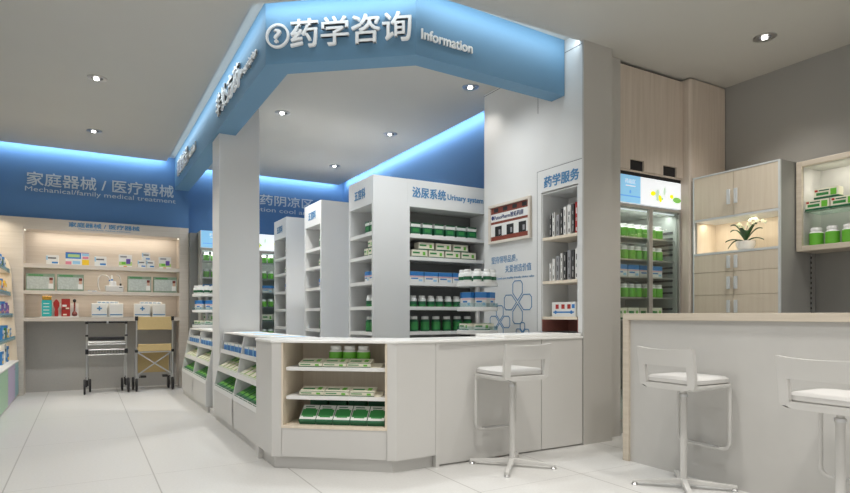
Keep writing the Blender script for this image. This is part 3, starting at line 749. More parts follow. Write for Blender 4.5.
# ================================================================== PARTITION: picture, slogan, crosses, niche
XW = 3.669
t = thing('framed_picture', 'framed storefront photograph with white signboard hung on white partition', 'picture', (XW, 4.66, 1.83))
fr = MB(); y0, y1, z0, z1 = 4.33, 4.99, 1.83, 2.23; f = 0.028
for a in ((y0, y1, z0, z0+f), (y0, y1, z1-f, z1), (y0, y0+f, z0+f, z1-f), (y1-f, y1, z0+f, z1-f)): fr.box(XW-0.03, XW, *a)
obj('frame', fr, mat('picture_frame_cream', (0.66, 0.60, 0.52), 0.4), t, bevel=0.003)
p = MB(); p.box(XW-0.012, XW-0.002, y0+f, y1-f, z0+f, z1-f, 0)
X = XW-0.0125
p.box(X-0.001, X, y0+f, y1-f, z1-0.175, z1-0.095, 1)
p.box(X-0.001, X, y0+f, y1-f, z0+0.075, z1-0.20, 1)
for k in range(3): p.box(X-0.002, X-0.001, y0+0.07+k*0.19, y0+0.18+k*0.19, z0+0.075, z1-0.225, 2)
for k in range(3): p.box(X-0.0025, X-0.002, y0+0.09+k*0.19, y0+0.12+k*0.19, z0+0.09, z1-0.26, 4)
for k in range(4): p.box(X-0.001, X, y0+0.06+k*0.15, y0+0.13+k*0.15, z1-0.08, z1-0.04, 2)
text(p, 'PutuoPharm普拓药房', (X-0.001, y1-0.09, z1-0.158), -YR, ZU, -XR, 0.46, 0.05, 0.001, 0.02, 3)
disc2d(p, (X-0.001, y1-0.06, z1-0.133), -YR, ZU, -XR, 0.022, 0.022, 0.001, mi=3)
obj('photograph', p, [M['brick'], M['pwhite'], M['black'], M['navy'], M['book3']], t)
t = thing('slogan_lettering', 'blue two line slogan with small English line on white partition below the picture', 'sign', (XW, 4.6, 1.45))
m = MB(); text(m, '坚持领导品质，', (XW+0.0005, 4.97, 1.625), -YR, ZU, -XR, 0.42, 0.075, 0.002, 0.0); text(m, '关爱创造价值', (XW+0.0005, 4.74, 1.525), -YR, ZU, -XR, 0.40, 0.075, 0.002, 0.0)
obj('chinese_lettering', m, M['letterb'], t)
m = MB(); text(m, 'Good care healthy friends, choice value', (XW+0.0005, 4.88, 1.455), -YR, ZU, -XR, 0.58, 0.028, 0.002, 0.0)
obj('english_lettering', m, M['letterb'], t)
def rrect(cy, cz, w, h, r, n=4):
    pts = []
    for (sx, sz, a0) in ((1, 1, 0), (-1, 1, 90), (-1, -1, 180), (1, -1, 270)):
        for k in range(n+1):
            a = R(a0 + 90*k/n); pts.append((cy + sx*(w/2-r) + r*math.cos(a), cz + sz*(h/2-r) + r*math.sin(a)))
    return pts
def stroke(mb, pts, x, wd=0.009, closed=True):
    n = len(pts); rng = range(n) if closed else range(n-1)
    for i in rng:
        a = Vector(pts[i]); b_ = Vector(pts[(i+1) % n]); d = (b_-a)
        if d.length < 1e-5: continue
        d.normalize(); nr = Vector((-d.y, d.x))*wd/2; a = a-d*wd*0.3; b_ = b_+d*wd*0.3
        q = [a+nr, b_+nr, b_-nr, a-nr]
        mb.add([(x, v.x, v.y) for v in q] + [(x-0.0015, v.x, v.y) for v in q], [(0, 1, 2, 3), (4, 5, 6, 7), (0, 1, 5, 4), (1, 2, 6, 5), (2, 3, 7, 6), (3, 0, 4, 7)])
def cross(mb, cy, cz, s):
    w, l = 0.16*s, 0.13*s; g = 0.018*s
    # four arms, each with a pointed inner end
    for k in range(4):
        a = k*PI/2
        arm = [(-w/2, g+w/2), (0, g), (w/2, g+w/2), (w/2, g+w/2+l-0.03*s), (w/2-0.03*s, g+w/2+l), (-w/2+0.03*s, g+w/2+l), (-w/2, g+w/2+l-0.03*s)]
        pts = [(cy + p_[0]*math.cos(a) - p_[1]*math.sin(a), cz + p_[0]*math.sin(a) + p_[1]*math.cos(a)) for p_ in arm]
        stroke(mb, pts, XW+0.0005)
for i, (cy, cz, s, lb) in enumerate([(4.545, 1.225, 0.92, 'largest, upper middle'), (4.83, 1.03, 0.72, 'left, partly behind the rotating stand'), (4.47, 0.93, 0.42, 'smallest, low near the worktop')]):
    m = MB(); cross(m, cy, cz, s)
    m.v = [v for v in m.v]
    tag(obj('cross_decal', m, M['letterb'], origin=(XW, cy, cz)), 'blue outlined four petal medical cross on white partition, %s' % lb, 'wall decal')
# niche bookcase
t = thing('niche_bookcase', 'narrow built in white bookcase headed with blue lettering in the white partition', 'bookcase', (3.67, 3.96, 0.94))
m = MB(); X0, X1 = 3.662, 3.672
m.box(X0, X1, 3.675, 3.72, ZT+0.026, 2.43); m.box(X0, X1, 4.19, 4.245, ZT+0.026, 2.43); m.box(X0, X1, 3.72, 4.19, 2.23, 2.43)
obj('face_frame', m, M['whitewall'], t, bevel=0.001)
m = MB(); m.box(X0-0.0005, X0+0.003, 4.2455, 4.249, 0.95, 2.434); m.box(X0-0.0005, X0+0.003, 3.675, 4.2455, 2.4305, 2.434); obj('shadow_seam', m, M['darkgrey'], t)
m = MB(); text(m, '药学服务', (X0+0.0003, 4.15, 2.265), -YR, ZU, -XR, 0.44, 0.10, 0.002, 0.045); obj('lettering', m, M['letterb'], t)
m = MB(); m.box(3.99, 4.0, 3.73, 4.19, 1.085, 2.22); m.box(3.672, 3.99, 4.18, 4.19, 1.085, 2.22); m.box(3.672, 3.99, 3.73, 3.74, 1.085, 2.22); m.box(3.672, 3.99, 3.74, 4.18, 2.21, 2.22)
obj('lining', m, M['gondola'], t)
m = MB(); m.box(3.99, 4.0, 3.73, 4.19, 0.95, 1.06); m.box(3.672, 3.99, 4.18, 4.19, 0.95, 1.06); m.box(3.672, 3.99, 3.73, 3.74, 0.95, 1.06)
obj('lower_lining', m, M['mahog'], t, label='reddish brown lining below the lowest shelf')
for z in (1.085, 1.41, 1.81):
    obj('shelf', MB().box(3.668, 3.99, 3.741, 4.179, z-0.025, z), M['oaklight'], t)
bookc = ['book1', 'book2', 'book3']
for z, nm, seq in ((1.81, 'upper', [('book1', .20), ('book2', .22), ('book3', .19), ('book1', .24), ('book2', .25), ('book2', .26), ('book1', .26), ('red', .27)]), (1.41, 'lower', [('book2', .16), ('book2', .20), ('book3', .22), ('book2', .24), ('book1', .25), ('book3', .26), ('book1', .26), ('book2', .27)])):
    y = 4.11
    for i, (bc, h) in enumerate(seq):
        th = 0.022 + 0.008*((i*7) % 3)
        if y - th < 3.75: break
        tb = thing('book', {'book1': 'black', 'book2': 'white', 'book3': 'grey', 'red': 'red'}[bc] + ' spined book, %s in the row on %s niche shelf' % (nth(i, 8), nm), 'book', (3.76, y-th/2, z), 'books standing on the %s niche shelf' % nm)
        obj('cover', MB().box(3.69, 3.86, y-th, y, z, z+h), M[bc], tb)
        sp = MB(); zz = z+0.02; alt = 'book2' if bc in ('book1', 'red') else 'book1'
        k = 0
        while zz < z+h-0.03:
            sp.box(3.6892, 3.69, y-th*(0.7 if (k+i) % 2 else 0.55), y-th*0.35, zz, zz+0.03+0.02*((k+i) % 3 == 0)); zz += 0.065 + 0.02*((k+i) % 2); k += 1
        obj('spine_print', sp, M[alt], tb)
        y -= th + 0.016 + 0.002*((i*5) % 3)
t = thing('first_aid_box', 'small white box with red and blue squares on lowest niche shelf', 'box', (3.74, 3.95, 1.085))
m = MB().box(3.70, 3.80, 3.79, 4.09, 1.085, 1.215); obj('carton', m, M['pwhite'], t, bevel=0.003)
m = MB()
for k in range(3): m.box(3.699, 3.70, 4.02-k*0.075-0.02, 4.02-k*0.075+0.02, 1.155, 1.195)
obj('red_squares', m, M['red'], t)
m = MB(); m.box(3.699, 3.70, 3.80, 3.835, 1.16, 1.195); m.box(3.699, 3.70, 3.81, 4.07, 1.118, 1.132)
for yy in (3.84, 4.04): disc2d(m, (3.70, yy, 1.125), -YR, ZU, -XR, 0.016, 0.016, 0.0015)
obj('blue_print', m, M['pblue'], t)

# ================================================================== BACK OAK CABINET
t = thing('display_cabinet', 'large grey oak wall cabinet with three lit shelves under the medical devices sign', 'cabinet', (0.1, 9.9, 0))
FX0, FX1, OX0, OX1, FY = -1.245, 1.395, -0.72, 1.262, 9.72
m = MB(); m.box(FX0, OX0, FY, 10.11, 0, 2.44); m.box(OX1, FX1, FY, 10.11, 0, 2.44); m.box(OX0, OX1, FY, 10.11, 2.28, 2.44)
obj('frame', m, M['ashgrey'], t, bevel=0.003)
obj('back_panel', MB().box(OX0, OX1, 10.06, 10.11, 1.07, 2.28), M['ashgrey'], t)
obj('lower_back_panel', MB().box(OX0, OX1, 10.07, 10.11, 0, 1.02), M['kickback'], t)
for z, th in ((1.81, 0.055), (1.44, 0.05), (1.067, 0.055)):
    obj('shelf', MB().box(OX0, OX1, FY+0.01, 10.06, z-th, z), M['ashgrey'], t, bevel=0.002)
for xa in (OX0+0.002, OX1-0.022): obj('led_profile', MB().box(xa+0.004, xa+0.016, 9.765, 9.775, 2.262, 2.276), M['ledwarm'], t)
m = MB(); text(m, '家庭器械 / 医疗器械', (-0.19, FY-0.0005, 2.345), XR, ZU, -YR, 0.90, 0.068, 0.002, 0.05); obj('chinese_lettering', m, M['letterb'], t)
m = MB(); text(m, 'Mechanical/family medical treatment', (-0.07, FY-0.0005, 2.305), XR, ZU, -YR, 0.66, 0.028, 0.002, 0.015); obj('english_lettering', m, M['letterb'], t)
area('cabinet_glow', (0.27, 9.90, 2.27), 1.8, 0.05, 4, (1, 0.87, 0.72), (0, 0.3, -1))
area('cabinet_glow', (0.27, 9.80, 1.75), 1.8, 0.04, 2.6, (1, 0.87, 0.72), (0, 0.3, -1))
area('cabinet_glow', (0.27, 9.80, 1.385), 1.8, 0.04, 2.6, (1, 0.87, 0.72), (0, 0.3, -1))
def bx(px, y=9.80): u = (px-425)/590; return y*(.5+.866*u)/(.866-.5*u)
def bshelf(kind, pa, pb, h, z, label, y=9.80, d=0.08, group=None, name='medicine_box'):
    xa, xb = bx(pa, y-d/2), bx(pb, y-d/2)
    return carton(kind, xb-xa, d, h, (xa+xb)/2, y, z, label, group, name=name)
Z1, Z2, Z3 = 1.81, 1.44, 1.067
bshelf('smallwhite', 46.2, 58.6, 0.13, Z1, 'small white box with blue corner, at left end of the top oak shelf')
bshelf('colour', 65.5, 89, 0.18, Z1, 'wide multicoloured box with blue and yellow panels on the top oak shelf')
bshelf('smallwhite', 94.5, 106.5, 0.14, Z1, 'small white box with blue corner, right of the multicoloured box')
bshelf('shield', 119, 132, 0.18, Z1, 'white and green box with purple shield, right of centre on the top oak shelf')
bshelf('smallwhite', 137.8, 145.8, 0.11, Z1, 'tiny white box, lower left of the pyramid on the top oak shelf', group=None)
bshelf('smallwhite', 146.4, 154.4, 0.11, Z1, 'tiny white box, lower right of the pyramid on the top oak shelf')
bshelf('smallwhite', 142.2, 150.2, 0.115, Z1+0.111, 'tiny white box on top of the pyramid on the top oak shelf')
bshelf('shield', 159, 171, 0.17, Z1, 'white and green box with purple shield, at right end of the top oak shelf')
for (a, b_, lb) in ((25.9, 54.6, 'far left on the middle oak shelf'), (57, 83.8, 'second from the left on the middle oak shelf'), (127.7, 151.2, 'just right of the nebulizer'), (153.6, 176.8, 'far right on the middle oak shelf')):
    bshelf('photo', a, b_, 0.235, Z2, 'sage green box printed with a nurse, ' + lb, group='sage green boxes on the middle oak shelf')
# toiletries on tray
tray = MB().box(bx(40), bx(79), 9.75, 9.86, Z3, Z3+0.012); tag(obj('display_tray', tray, M['pwhite'], origin=(bx(60), 9.8, Z3)), 'thin white tray on the lowest oak shelf under the red toiletries', 'tray')
zb = Z3+0.0125
x = bx(46.8); t = thing('lotion_bottle', 'teal lotion bottle with gold cap, leftmost on the white tray', 'bottle', (x, 9.80, zb))
m = MB(); m.prism_y([(x-0.058, zb), (x+0.058, zb), (x+0.06, zb+0.23), (x-0.06, zb+0.23)], 9.78, 9.83); obj('body', m, M['teal'], t, bevel=0.01)
obj('cap', MB().box(x-0.055, x+0.055, 9.782, 9.828, zb+0.231, zb+0.285), M['gold'], t, bevel=0.006)
m = MB()
for k in range(4): m.box(x-0.04, x+0.03, 9.7788, 9.78, zb+0.04+k*0.045, zb+0.05+k*0.045)
obj('label_print', m, M['pwhite'], t)
def blade(name, px, prof, mt, label, cat):
    x = bx(px); m = MB(); pts = [(x+r, zb+z) for r, z in prof] + [(x-r, zb+z) for r, z in reversed(prof)]
    m.prism_y(pts, 9.785, 9.812); o = obj(name, m, mt, bevel=0.004, origin=(x, 9.8, zb)); return tag(o, label, cat)
blade('hair_brush', 56.4, [(0.022, 0), (0.024, 0.06), (0.018, 0.10), (0.036, 0.15), (0.038, 0.19), (0.02, 0.225), (0.008, 0.24)], M['red'], 'red paddle shaped brush on the white tray', 'brush')
carton('redbox', 0.105, 0.05, 0.25, bx(65.8), 9.80, zb, 'dark red upright box on the white tray', None)
t = thing('massager', 'dark brown round headed massager with black tip, rightmost on the white tray', 'massager', (bx(74.6), 9.8, zb))
x = bx(74.6)
obj('body', MB().lathe([(0, 0), (0.028, 0.008), (0.038, 0.035), (0.028, 0.06), (0.012, 0.08), (0.010, 0.2), (0, 0.2)], (x, 9.80, zb), 18, closed=False), M['maroon'], t, smooth=True)
obj('tip', MB().sphere((x, 9.80, zb+0.225), 0.022, 0.022, 0.026), M['black'], t, smooth=True)
# backing card behind toiletries + white care packs
cd = MB().box(bx(40.5), bx(78.5), 9.865, 9.872, Z3, Z3+0.20); tag(obj('backing_card', cd, M['pwhite'], origin=(bx(60), 9.87, Z3)), 'white card standing behind the red toiletries', 'card')
for i, (a, b_, crossed) in enumerate([(91, 107.6, 1), (108.8, 123.3, 0), (133.8, 150.4, 1), (152, 165.5, 0)]):
    xa, xb = bx(a), bx(b_); t = thing('first_aid_pack', 'white pack, blue stripe%s, %s on lowest oak shelf' % (' and blue cross' if crossed else '', nth(i, 4)), 'box', ((xa+xb)/2, 9.8, Z3), 'white first aid packs on the lowest oak shelf')
    obj('body', MB().box(xa+0.004, xb-0.004, 9.76, 9.85, Z3, Z3+0.20), M['pwhite'], t, bevel=0.008)
    obj('blue_stripe', MB().box(xa+0.012, xb-0.012, 9.758, 9.76, Z3+0.03, Z3+0.045), M['letterb'], t)
    if crossed:
        xm = (xa+xb)/2; m = MB(); m.box(xm-0.032, xm+0.032, 9.758, 9.76, Z3+0.118, Z3+0.138); m.box(xm-0.01, xm+0.01, 9.7575, 9.7595, Z3+0.096, Z3+0.16); obj('blue_cross', m, M['letterb'], t)
for i, (a, b_) in enumerate(((97, 119), (140, 162))):
    xa, xb = bx(a), bx(b_); m = MB().box(xa, xb, 9.87, 9.876, Z3, Z3+0.235, 0); text(m, '家庭急救包', (xa+0.01, 9.8695, Z3+0.206), XR, ZU, -YR, xb-xa-0.02, 0.022, 0.001, 0.02, 1)
    tag(obj('caption_card', m, [M['pwhite'], M['letterb']], origin=((xa+xb)/2, 9.87, Z3)), 'white caption card with blue lettering behind the %s pair of first aid packs' % ('left', 'right')[i], 'card')
# nebulizer
xc = bx(113.5)
t = thing('nebulizer', 'white desktop nebulizer with curved hose on the middle oak shelf', 'nebulizer', (xc, 9.8, Z2))
obj('housing', MB().box(xc-0.11, xc+0.13, 9.74, 9.88, Z2, Z2+0.09), M['stool'], t, bevel=0.015, seg=3)
obj('cup', MB().lathe([(0, 0.09), (0.05, 0.09), (0.045, 0.15), (0.03, 0.155), (0, 0.155)], (xc-0.01, 9.80, Z2), 18, closed=False), M['gondola'], t, smooth=True)
m = MB().lathe([(0, 0.155), (0.014, 0.155), (0.014, 0.19), (0.01, 0.24), (0, 0.245)], (xc-0.02, 9.80, Z2), 12, closed=False); obj('nozzle', m, M['pwhite'], t, smooth=True)
m = MB().lathe([(0.0145, 0.165), (0.0155, 0.165), (0.0155, 0.185), (0.0145, 0.185)], (xc-0.02, 9.80, Z2), 12, closed=False); m.box(xc-0.062, xc-0.045, 9.79, 9.81, Z2+0.155, Z2+0.175); obj('blue_collar', m, M['pblue'], t)
hose = [(xc-0.053, 9.80, Z2+0.165)]
for k in range(13):
    a = R(15 + 150*k/12); hose.append((xc-0.125+0.072*math.cos(a), 9.80, Z2+0.17+0.075*math.sin(a)))
hose += [(xc-0.20, 9.80, Z2+0.10), (xc-0.185, 9.80, Z2+0.03), (xc-0.17, 9.80, Z2+0.012)]
obj('hose', MB().tube(hose, 0.008, 8), M['stool'], t, smooth=True)
hose = [(xc+0.035, 9.8, Z2+0.245), (xc+0.06, 9.8, Z2+0.25), (xc+0.085, 9.8, Z2+0.215), (xc+0.095, 9.8, Z2+0.16), (xc+0.092, 9.8, Z2+0.115)]
obj('hose', MB().tube(hose, 0.008, 8), M['stool'], t, smooth=True)
obj('plug', MB().box(xc+0.08, xc+0.105, 9.79, 9.81, Z2+0.09, Z2+0.125), M['black'], t)
obj('switch', MB().box(xc+0.07, xc+0.11, 9.738, 9.74, Z2+0.06, Z2+0.07), M['black'], t)
carton('smallwhite', 0.11, 0.05, 0.018, bx(92.5), 9.80, Z2, 'thin white handset lying left of the nebulizer', None, name='handset', cat='handset')

# ================================================================== WALKER and TRANSPORT CHAIR
def wheel(_u, x, y, r, t, w=0.028):
    o = Vector((x, y, r)); m = MB(); m.lathe([(r*0.35, -w/2), (r*0.9, -w/2), (r, -w/4), (r, w/4), (r*0.9, w/2), (r*0.35, w/2)], (0, 0, 0), 22, closed=True)
    m.xf(Matrix.Translation(o) @ Matrix.Rotation(PI/2, 4, 'Y'))
    return obj('wheel', m, M['black'], t, smooth=True)
wx0, wx1, wy, wb = 0.03, 0.515, 9.40, 9.66
t = thing('rollator_walker', 'folding silver walker with black seat and four black wheels in front of the cabinet', 'walker', (0.3, 9.5, 0))
for xx in (wx0, wx1):
    obj('leg', MB().tube([(xx, wy, 0.20), (xx, wy+0.01, 0.6), (xx, wy+0.02, 1.0)], 0.013, 10), M['metal'], t, smooth=True)
    obj('leg', MB().tube([(xx*0.96+0.012, wb, 0.20), (xx*0.97+0.01, wb-0.06, 0.55), (xx*0.98+0.005, wy+0.05, 0.72)], 0.012, 10), M['metal'], t, smooth=True)
    for bb in ((xx-0.02, xx+0.02, wy-0.01, wy+0.03, 0.555, 0.625), (xx-0.018, xx+0.018, wy, wy+0.04, 0.80, 0.825), (xx-0.019, xx+0.019, wy-0.01, wy+0.05, 0.975, 1.01)): obj('joint', MB().box(*bb), M['black'], t, bevel=0.004)
    sg = -1 if xx < 0.2 else 1
    wheel(None, xx+sg*0.028, wy, 0.105, t); wheel(None, xx*0.96+0.012-sg*0.03, wb, 0.095, t)
    obj('fork', MB().box(xx-0.014, xx+0.006, wy-0.01, wy+0.01, 0.10, 0.24), M['black'], t)
    obj('fork', MB().box(xx*0.96+0.006, xx*0.96+0.024, wb-0.01, wb+0.01, 0.09, 0.22), M['black'], t)
obj('handlebar', MB().tube([(wx0, wy+0.02, 1.0), (wx1, wy+0.02, 1.0)], 0.014, 10), M['black'], t, smooth=True)
obj('clamp', MB().box(0.27, 0.295, wy, wy+0.04, 0.975, 1.015), M['metal'], t)
obj('seat', MB().box(wx0+0.02, wx1-0.02, wy+0.0, wy+0.2, 0.745, 0.795), M['black'], t, bevel=0.01)
for z in (0.69, 0.72): obj('cross_tube', MB().tube([(wx0, wy+0.01, z), (wx1, wy+0.01, z)], 0.010, 8), M['metal'], t, smooth=True)
obj('cross_tube', MB().tube([(wx0, wy+0.01, 0.615), (wx1, wy+0.01, 0.615)], 0.010, 8), M['metal'], t, smooth=True)
obj('cross_tube', MB().tube([(wx0, wy+0.01, 0.545), (wx1, wy+0.01, 0.545)], 0.008, 8), M['metal'], t, smooth=True)
bk = MB()
for k in range(14): bk.tube([(wx0+0.04+k*0.036, wy+0.02, 0.55), (wx0+0.04+k*0.036, wy+0.02, 0.61)], 0.003, 5)
for z in (0.565, 0.58, 0.595): bk.tube([(wx0+0.02, wy+0.02, z), (wx1-0.02, wy+0.02, z)], 0.003, 5)
bk.box(wx0+0.03, wx1-0.03, wy+0.03, wy+0.18, 0.55, 0.555)
obj('wire_basket', bk, M['darkgrey'], t)

cx0, cx1, cy0, cy1 = 0.65, 1.13, 9.42, 9.66
t = thing('transport_chair', 'folding wheeled chair with tan canvas back and seat on crossed steel tubes', 'wheelchair', (0.95, 9.55, 0))
obj('backrest', MB().box(cx0+0.01, cx1-0.01, cy0+0.0, cy0+0.025, 0.885, 1.075), M['tan'], t, bevel=0.006)
obj('seat', MB().box(cx0+0.01, cx1-0.01, cy0-0.01, cy1, 0.605, 0.635), M['tan'], t, bevel=0.006)
obj('seat_edge', MB().box(cx0+0.02, cx1-0.02, cy0-0.02, cy0+0.0, 0.575, 0.68), M['tan'], t, bevel=0.008)
obj('calf_panel', MB().box(cx0+0.03, cx1-0.03, cy1-0.04, cy1-0.02, 0.25, 0.56), M['tan'], t, bevel=0.004)
for xx in (cx0, cx1):
    obj('leg', MB().tube([(xx, cy0, 0.19), (xx, cy0, 0.6), (xx, cy0+0.01, 1.07)], 0.012, 10), M['metal'], t, smooth=True)
    obj('leg', MB().tube([(xx, cy1, 0.16), (xx, cy1, 0.60)], 0.012, 10), M['metal'], t, smooth=True)
    obj('frame_rail', MB().tube([(xx, cy0, 0.60), (xx, cy1, 0.60)], 0.012, 10), M['metal'], t, smooth=True)
    for bb in ((xx-0.02, xx+0.02, cy0-0.015, cy0+0.03, 1.02, 1.08), (xx-0.02, xx+0.02, cy0-0.015, cy0+0.02, 0.56, 0.60)): obj('joint', MB().box(*bb), M['black'], t, bevel=0.004)
    wheel(None, xx+0.0, cy0, 0.095, t); wheel(None, xx-0.03, cy1, 0.095, t)
for a in ((cx0+0.02, cx1-0.02), (cx1-0.02, cx0+0.02)):
    pts = [(a[0], cy0+0.01, 0.555), (a[1], cy0+0.01, 0.24), (a[1], cy0-0.005, 0.19)]
    obj('cross_brace', MB().tube(pts, 0.011, 10), M['metal'], t, smooth=True)
obj('cross_rail', MB().tube([(cx0, cy0, 0.565), (cx1, cy0, 0.565)], 0.011, 10), M['metal'], t, smooth=True)
m = MB(); m.box(cx0+0.06, cx0+0.13, cy0+0.03, cy0+0.16, 0.19, 0.215); m.tube([(cx0, cy0+0.02, 0.2), (cx0+0.08, cy0+0.05, 0.2)], 0.008, 6); obj('foot_plate', m, M['black'], t)
m = MB(); m.box(cx1-0.13, cx1-0.06, cy0+0.03, cy0+0.16, 0.19, 0.215); m.tube([(cx1, cy0+0.02, 0.2), (cx1-0.08, cy0+0.05, 0.2)], 0.008, 6); obj('foot_plate', m, M['black'], t)

# ================================================================== LEFT WALL UNIT
LX = -0.775
y = 9.70
t = thing('base_cabinet_row', 'low white base with pastel green, lilac and teal doors along left wall', 'cabinet', (-1.0, 8.3, 0))
obj('body', MB().box(-1.24, LX-0.012, 6.0, 9.71, 0.0, 0.47), M['white'], t)
obj('top', MB().box(-1.24, LX+0.004, 6.0, 9.71, 0.47, 0.49), M['shelfwhite'], t, bevel=0.003)
for a, b_, mm, nm in ((9.26, 9.705, 'doorteal', 'pastel teal door'), (8.44, 9.255, 'doorpurple', 'lilac door'), (7.62, 8.435, 'doorgreen', 'pastel green door, farther one'), (6.80, 7.615, 'doorgreen', 'pastel green door, nearer one'), (6.0, 6.795, 'doorpurple', 'lilac door at the near end')):
    dr = obj('door', MB().box(LX-0.012, LX, a, b_, 0.03, 0.465), M[mm], t, bevel=0.002, label=nm)
    k = MB(); k.xf(Matrix()); k.sphere((LX+0.006, b_-0.06, 0.40), 0.008); obj('knob', k, M['metal'], dr, smooth=True)
t = thing('shelf_unit', 'cream lit wall shelving with curved end panel and four shelves at left edge', 'shelf unit', (-1.1, 8.3, 0.49))
obj('back_panel', MB().box(-1.24, -1.20, 6.0, 9.71, 0.49, 2.35), M['oaklight'], t)
gp = [(-1.2, 0.49), (-0.785, 0.49), (-0.80, 0.8), (-0.83, 1.2), (-0.845, 1.5), (-0.85, 1.65), (-0.862, 1.74), (-0.885, 1.82), (-0.93, 1.88), (-1.0, 1.93), (-1.2, 1.97)]
obj('end_panel', MB().prism_y(gp, 9.66, 9.69), M['oaklight'], t)
for z, xf in ((1.69, -0.87), (1.385, -0.86), (1.10, -0.835), (0.80, -0.81)):
    obj('shelf', MB().box(-1.2, xf, 6.0, 9.655, z-0.025, z), M['shelfwhite'], t)
    obj('price_rail', MB().box(xf, xf+0.008, 6.0, 9.64, z-0.03, z+0.022), M['acrylic'], t)
    m = MB()
    yy = 6.05
    while yy < 9.55:
        m.box(xf-0.006, xf-0.001, yy, yy+0.07, z, z+0.02); yy += 0.12
    obj('price_ticket', m, M['lblue'], t)
area('shelf_glow', (-1.0, 8.7, 2.3), 0.2, 1.8, 9, (1, 0.88, 0.7), (-0.2, 0.1, -1))
for z in (1.66, 1.355, 1.07, 0.77): area('shelf_glow', (-0.98, 8.9, z), 0.08, 1.4, 2.4, (1, 0.88, 0.7), (-0.3, 0, -1))
cols = [('bluetall', 'blue'), ('yellowp', 'yellow'), ('smallwhite', 'white'), ('greenflat', 'green'), ('orangep', 'orange'), ('purplep', 'purple')]
pick = {1.69: [2, 0, 3, 0, 2, 3, 0], 1.385: [1, 1, 4, 0, 1, 4, 2], 1.10: [5, 5, 5, 0, 5, 5, 0], 0.80: [0, 2, 1, 0, 3, 2, 0]}
for z, nm, xf in ((1.69, 'top', -0.87), (1.385, 'second', -0.86), (1.10, 'third', -0.835), (0.80, 'fourth', -0.81)):
    for i in range(7):
        kd, cn = cols[pick[z][i]]
        h = [0.13, 0.16, 0.12, 0.17, 0.14, 0.11, 0.15][i]
        carton(kd, 0.11, 0.07, h, xf-0.065, 9.55-0.06-i*0.145, z, '%s box, %s from the oak cabinet, %s shelf of left wall shelving' % (cn, ('nearest' if i == 0 else ORD[i]), nm), 'boxes on the left wall shelving', rz=PI/2)
for i, (kd, cn, h) in enumerate([('bluetall', 'blue', 0.2), ('smallwhite', 'white', 0.24), ('bluetall', 'blue', 0.16)]):
    carton(kd, 0.16, 0.07, h, -0.90, 9.45-i*0.3, 0.49, '%s upright box on the pastel base top, %s from the oak cabinet' % (cn, ORD[i]), 'boxes on the pastel base', rz=PI/2)

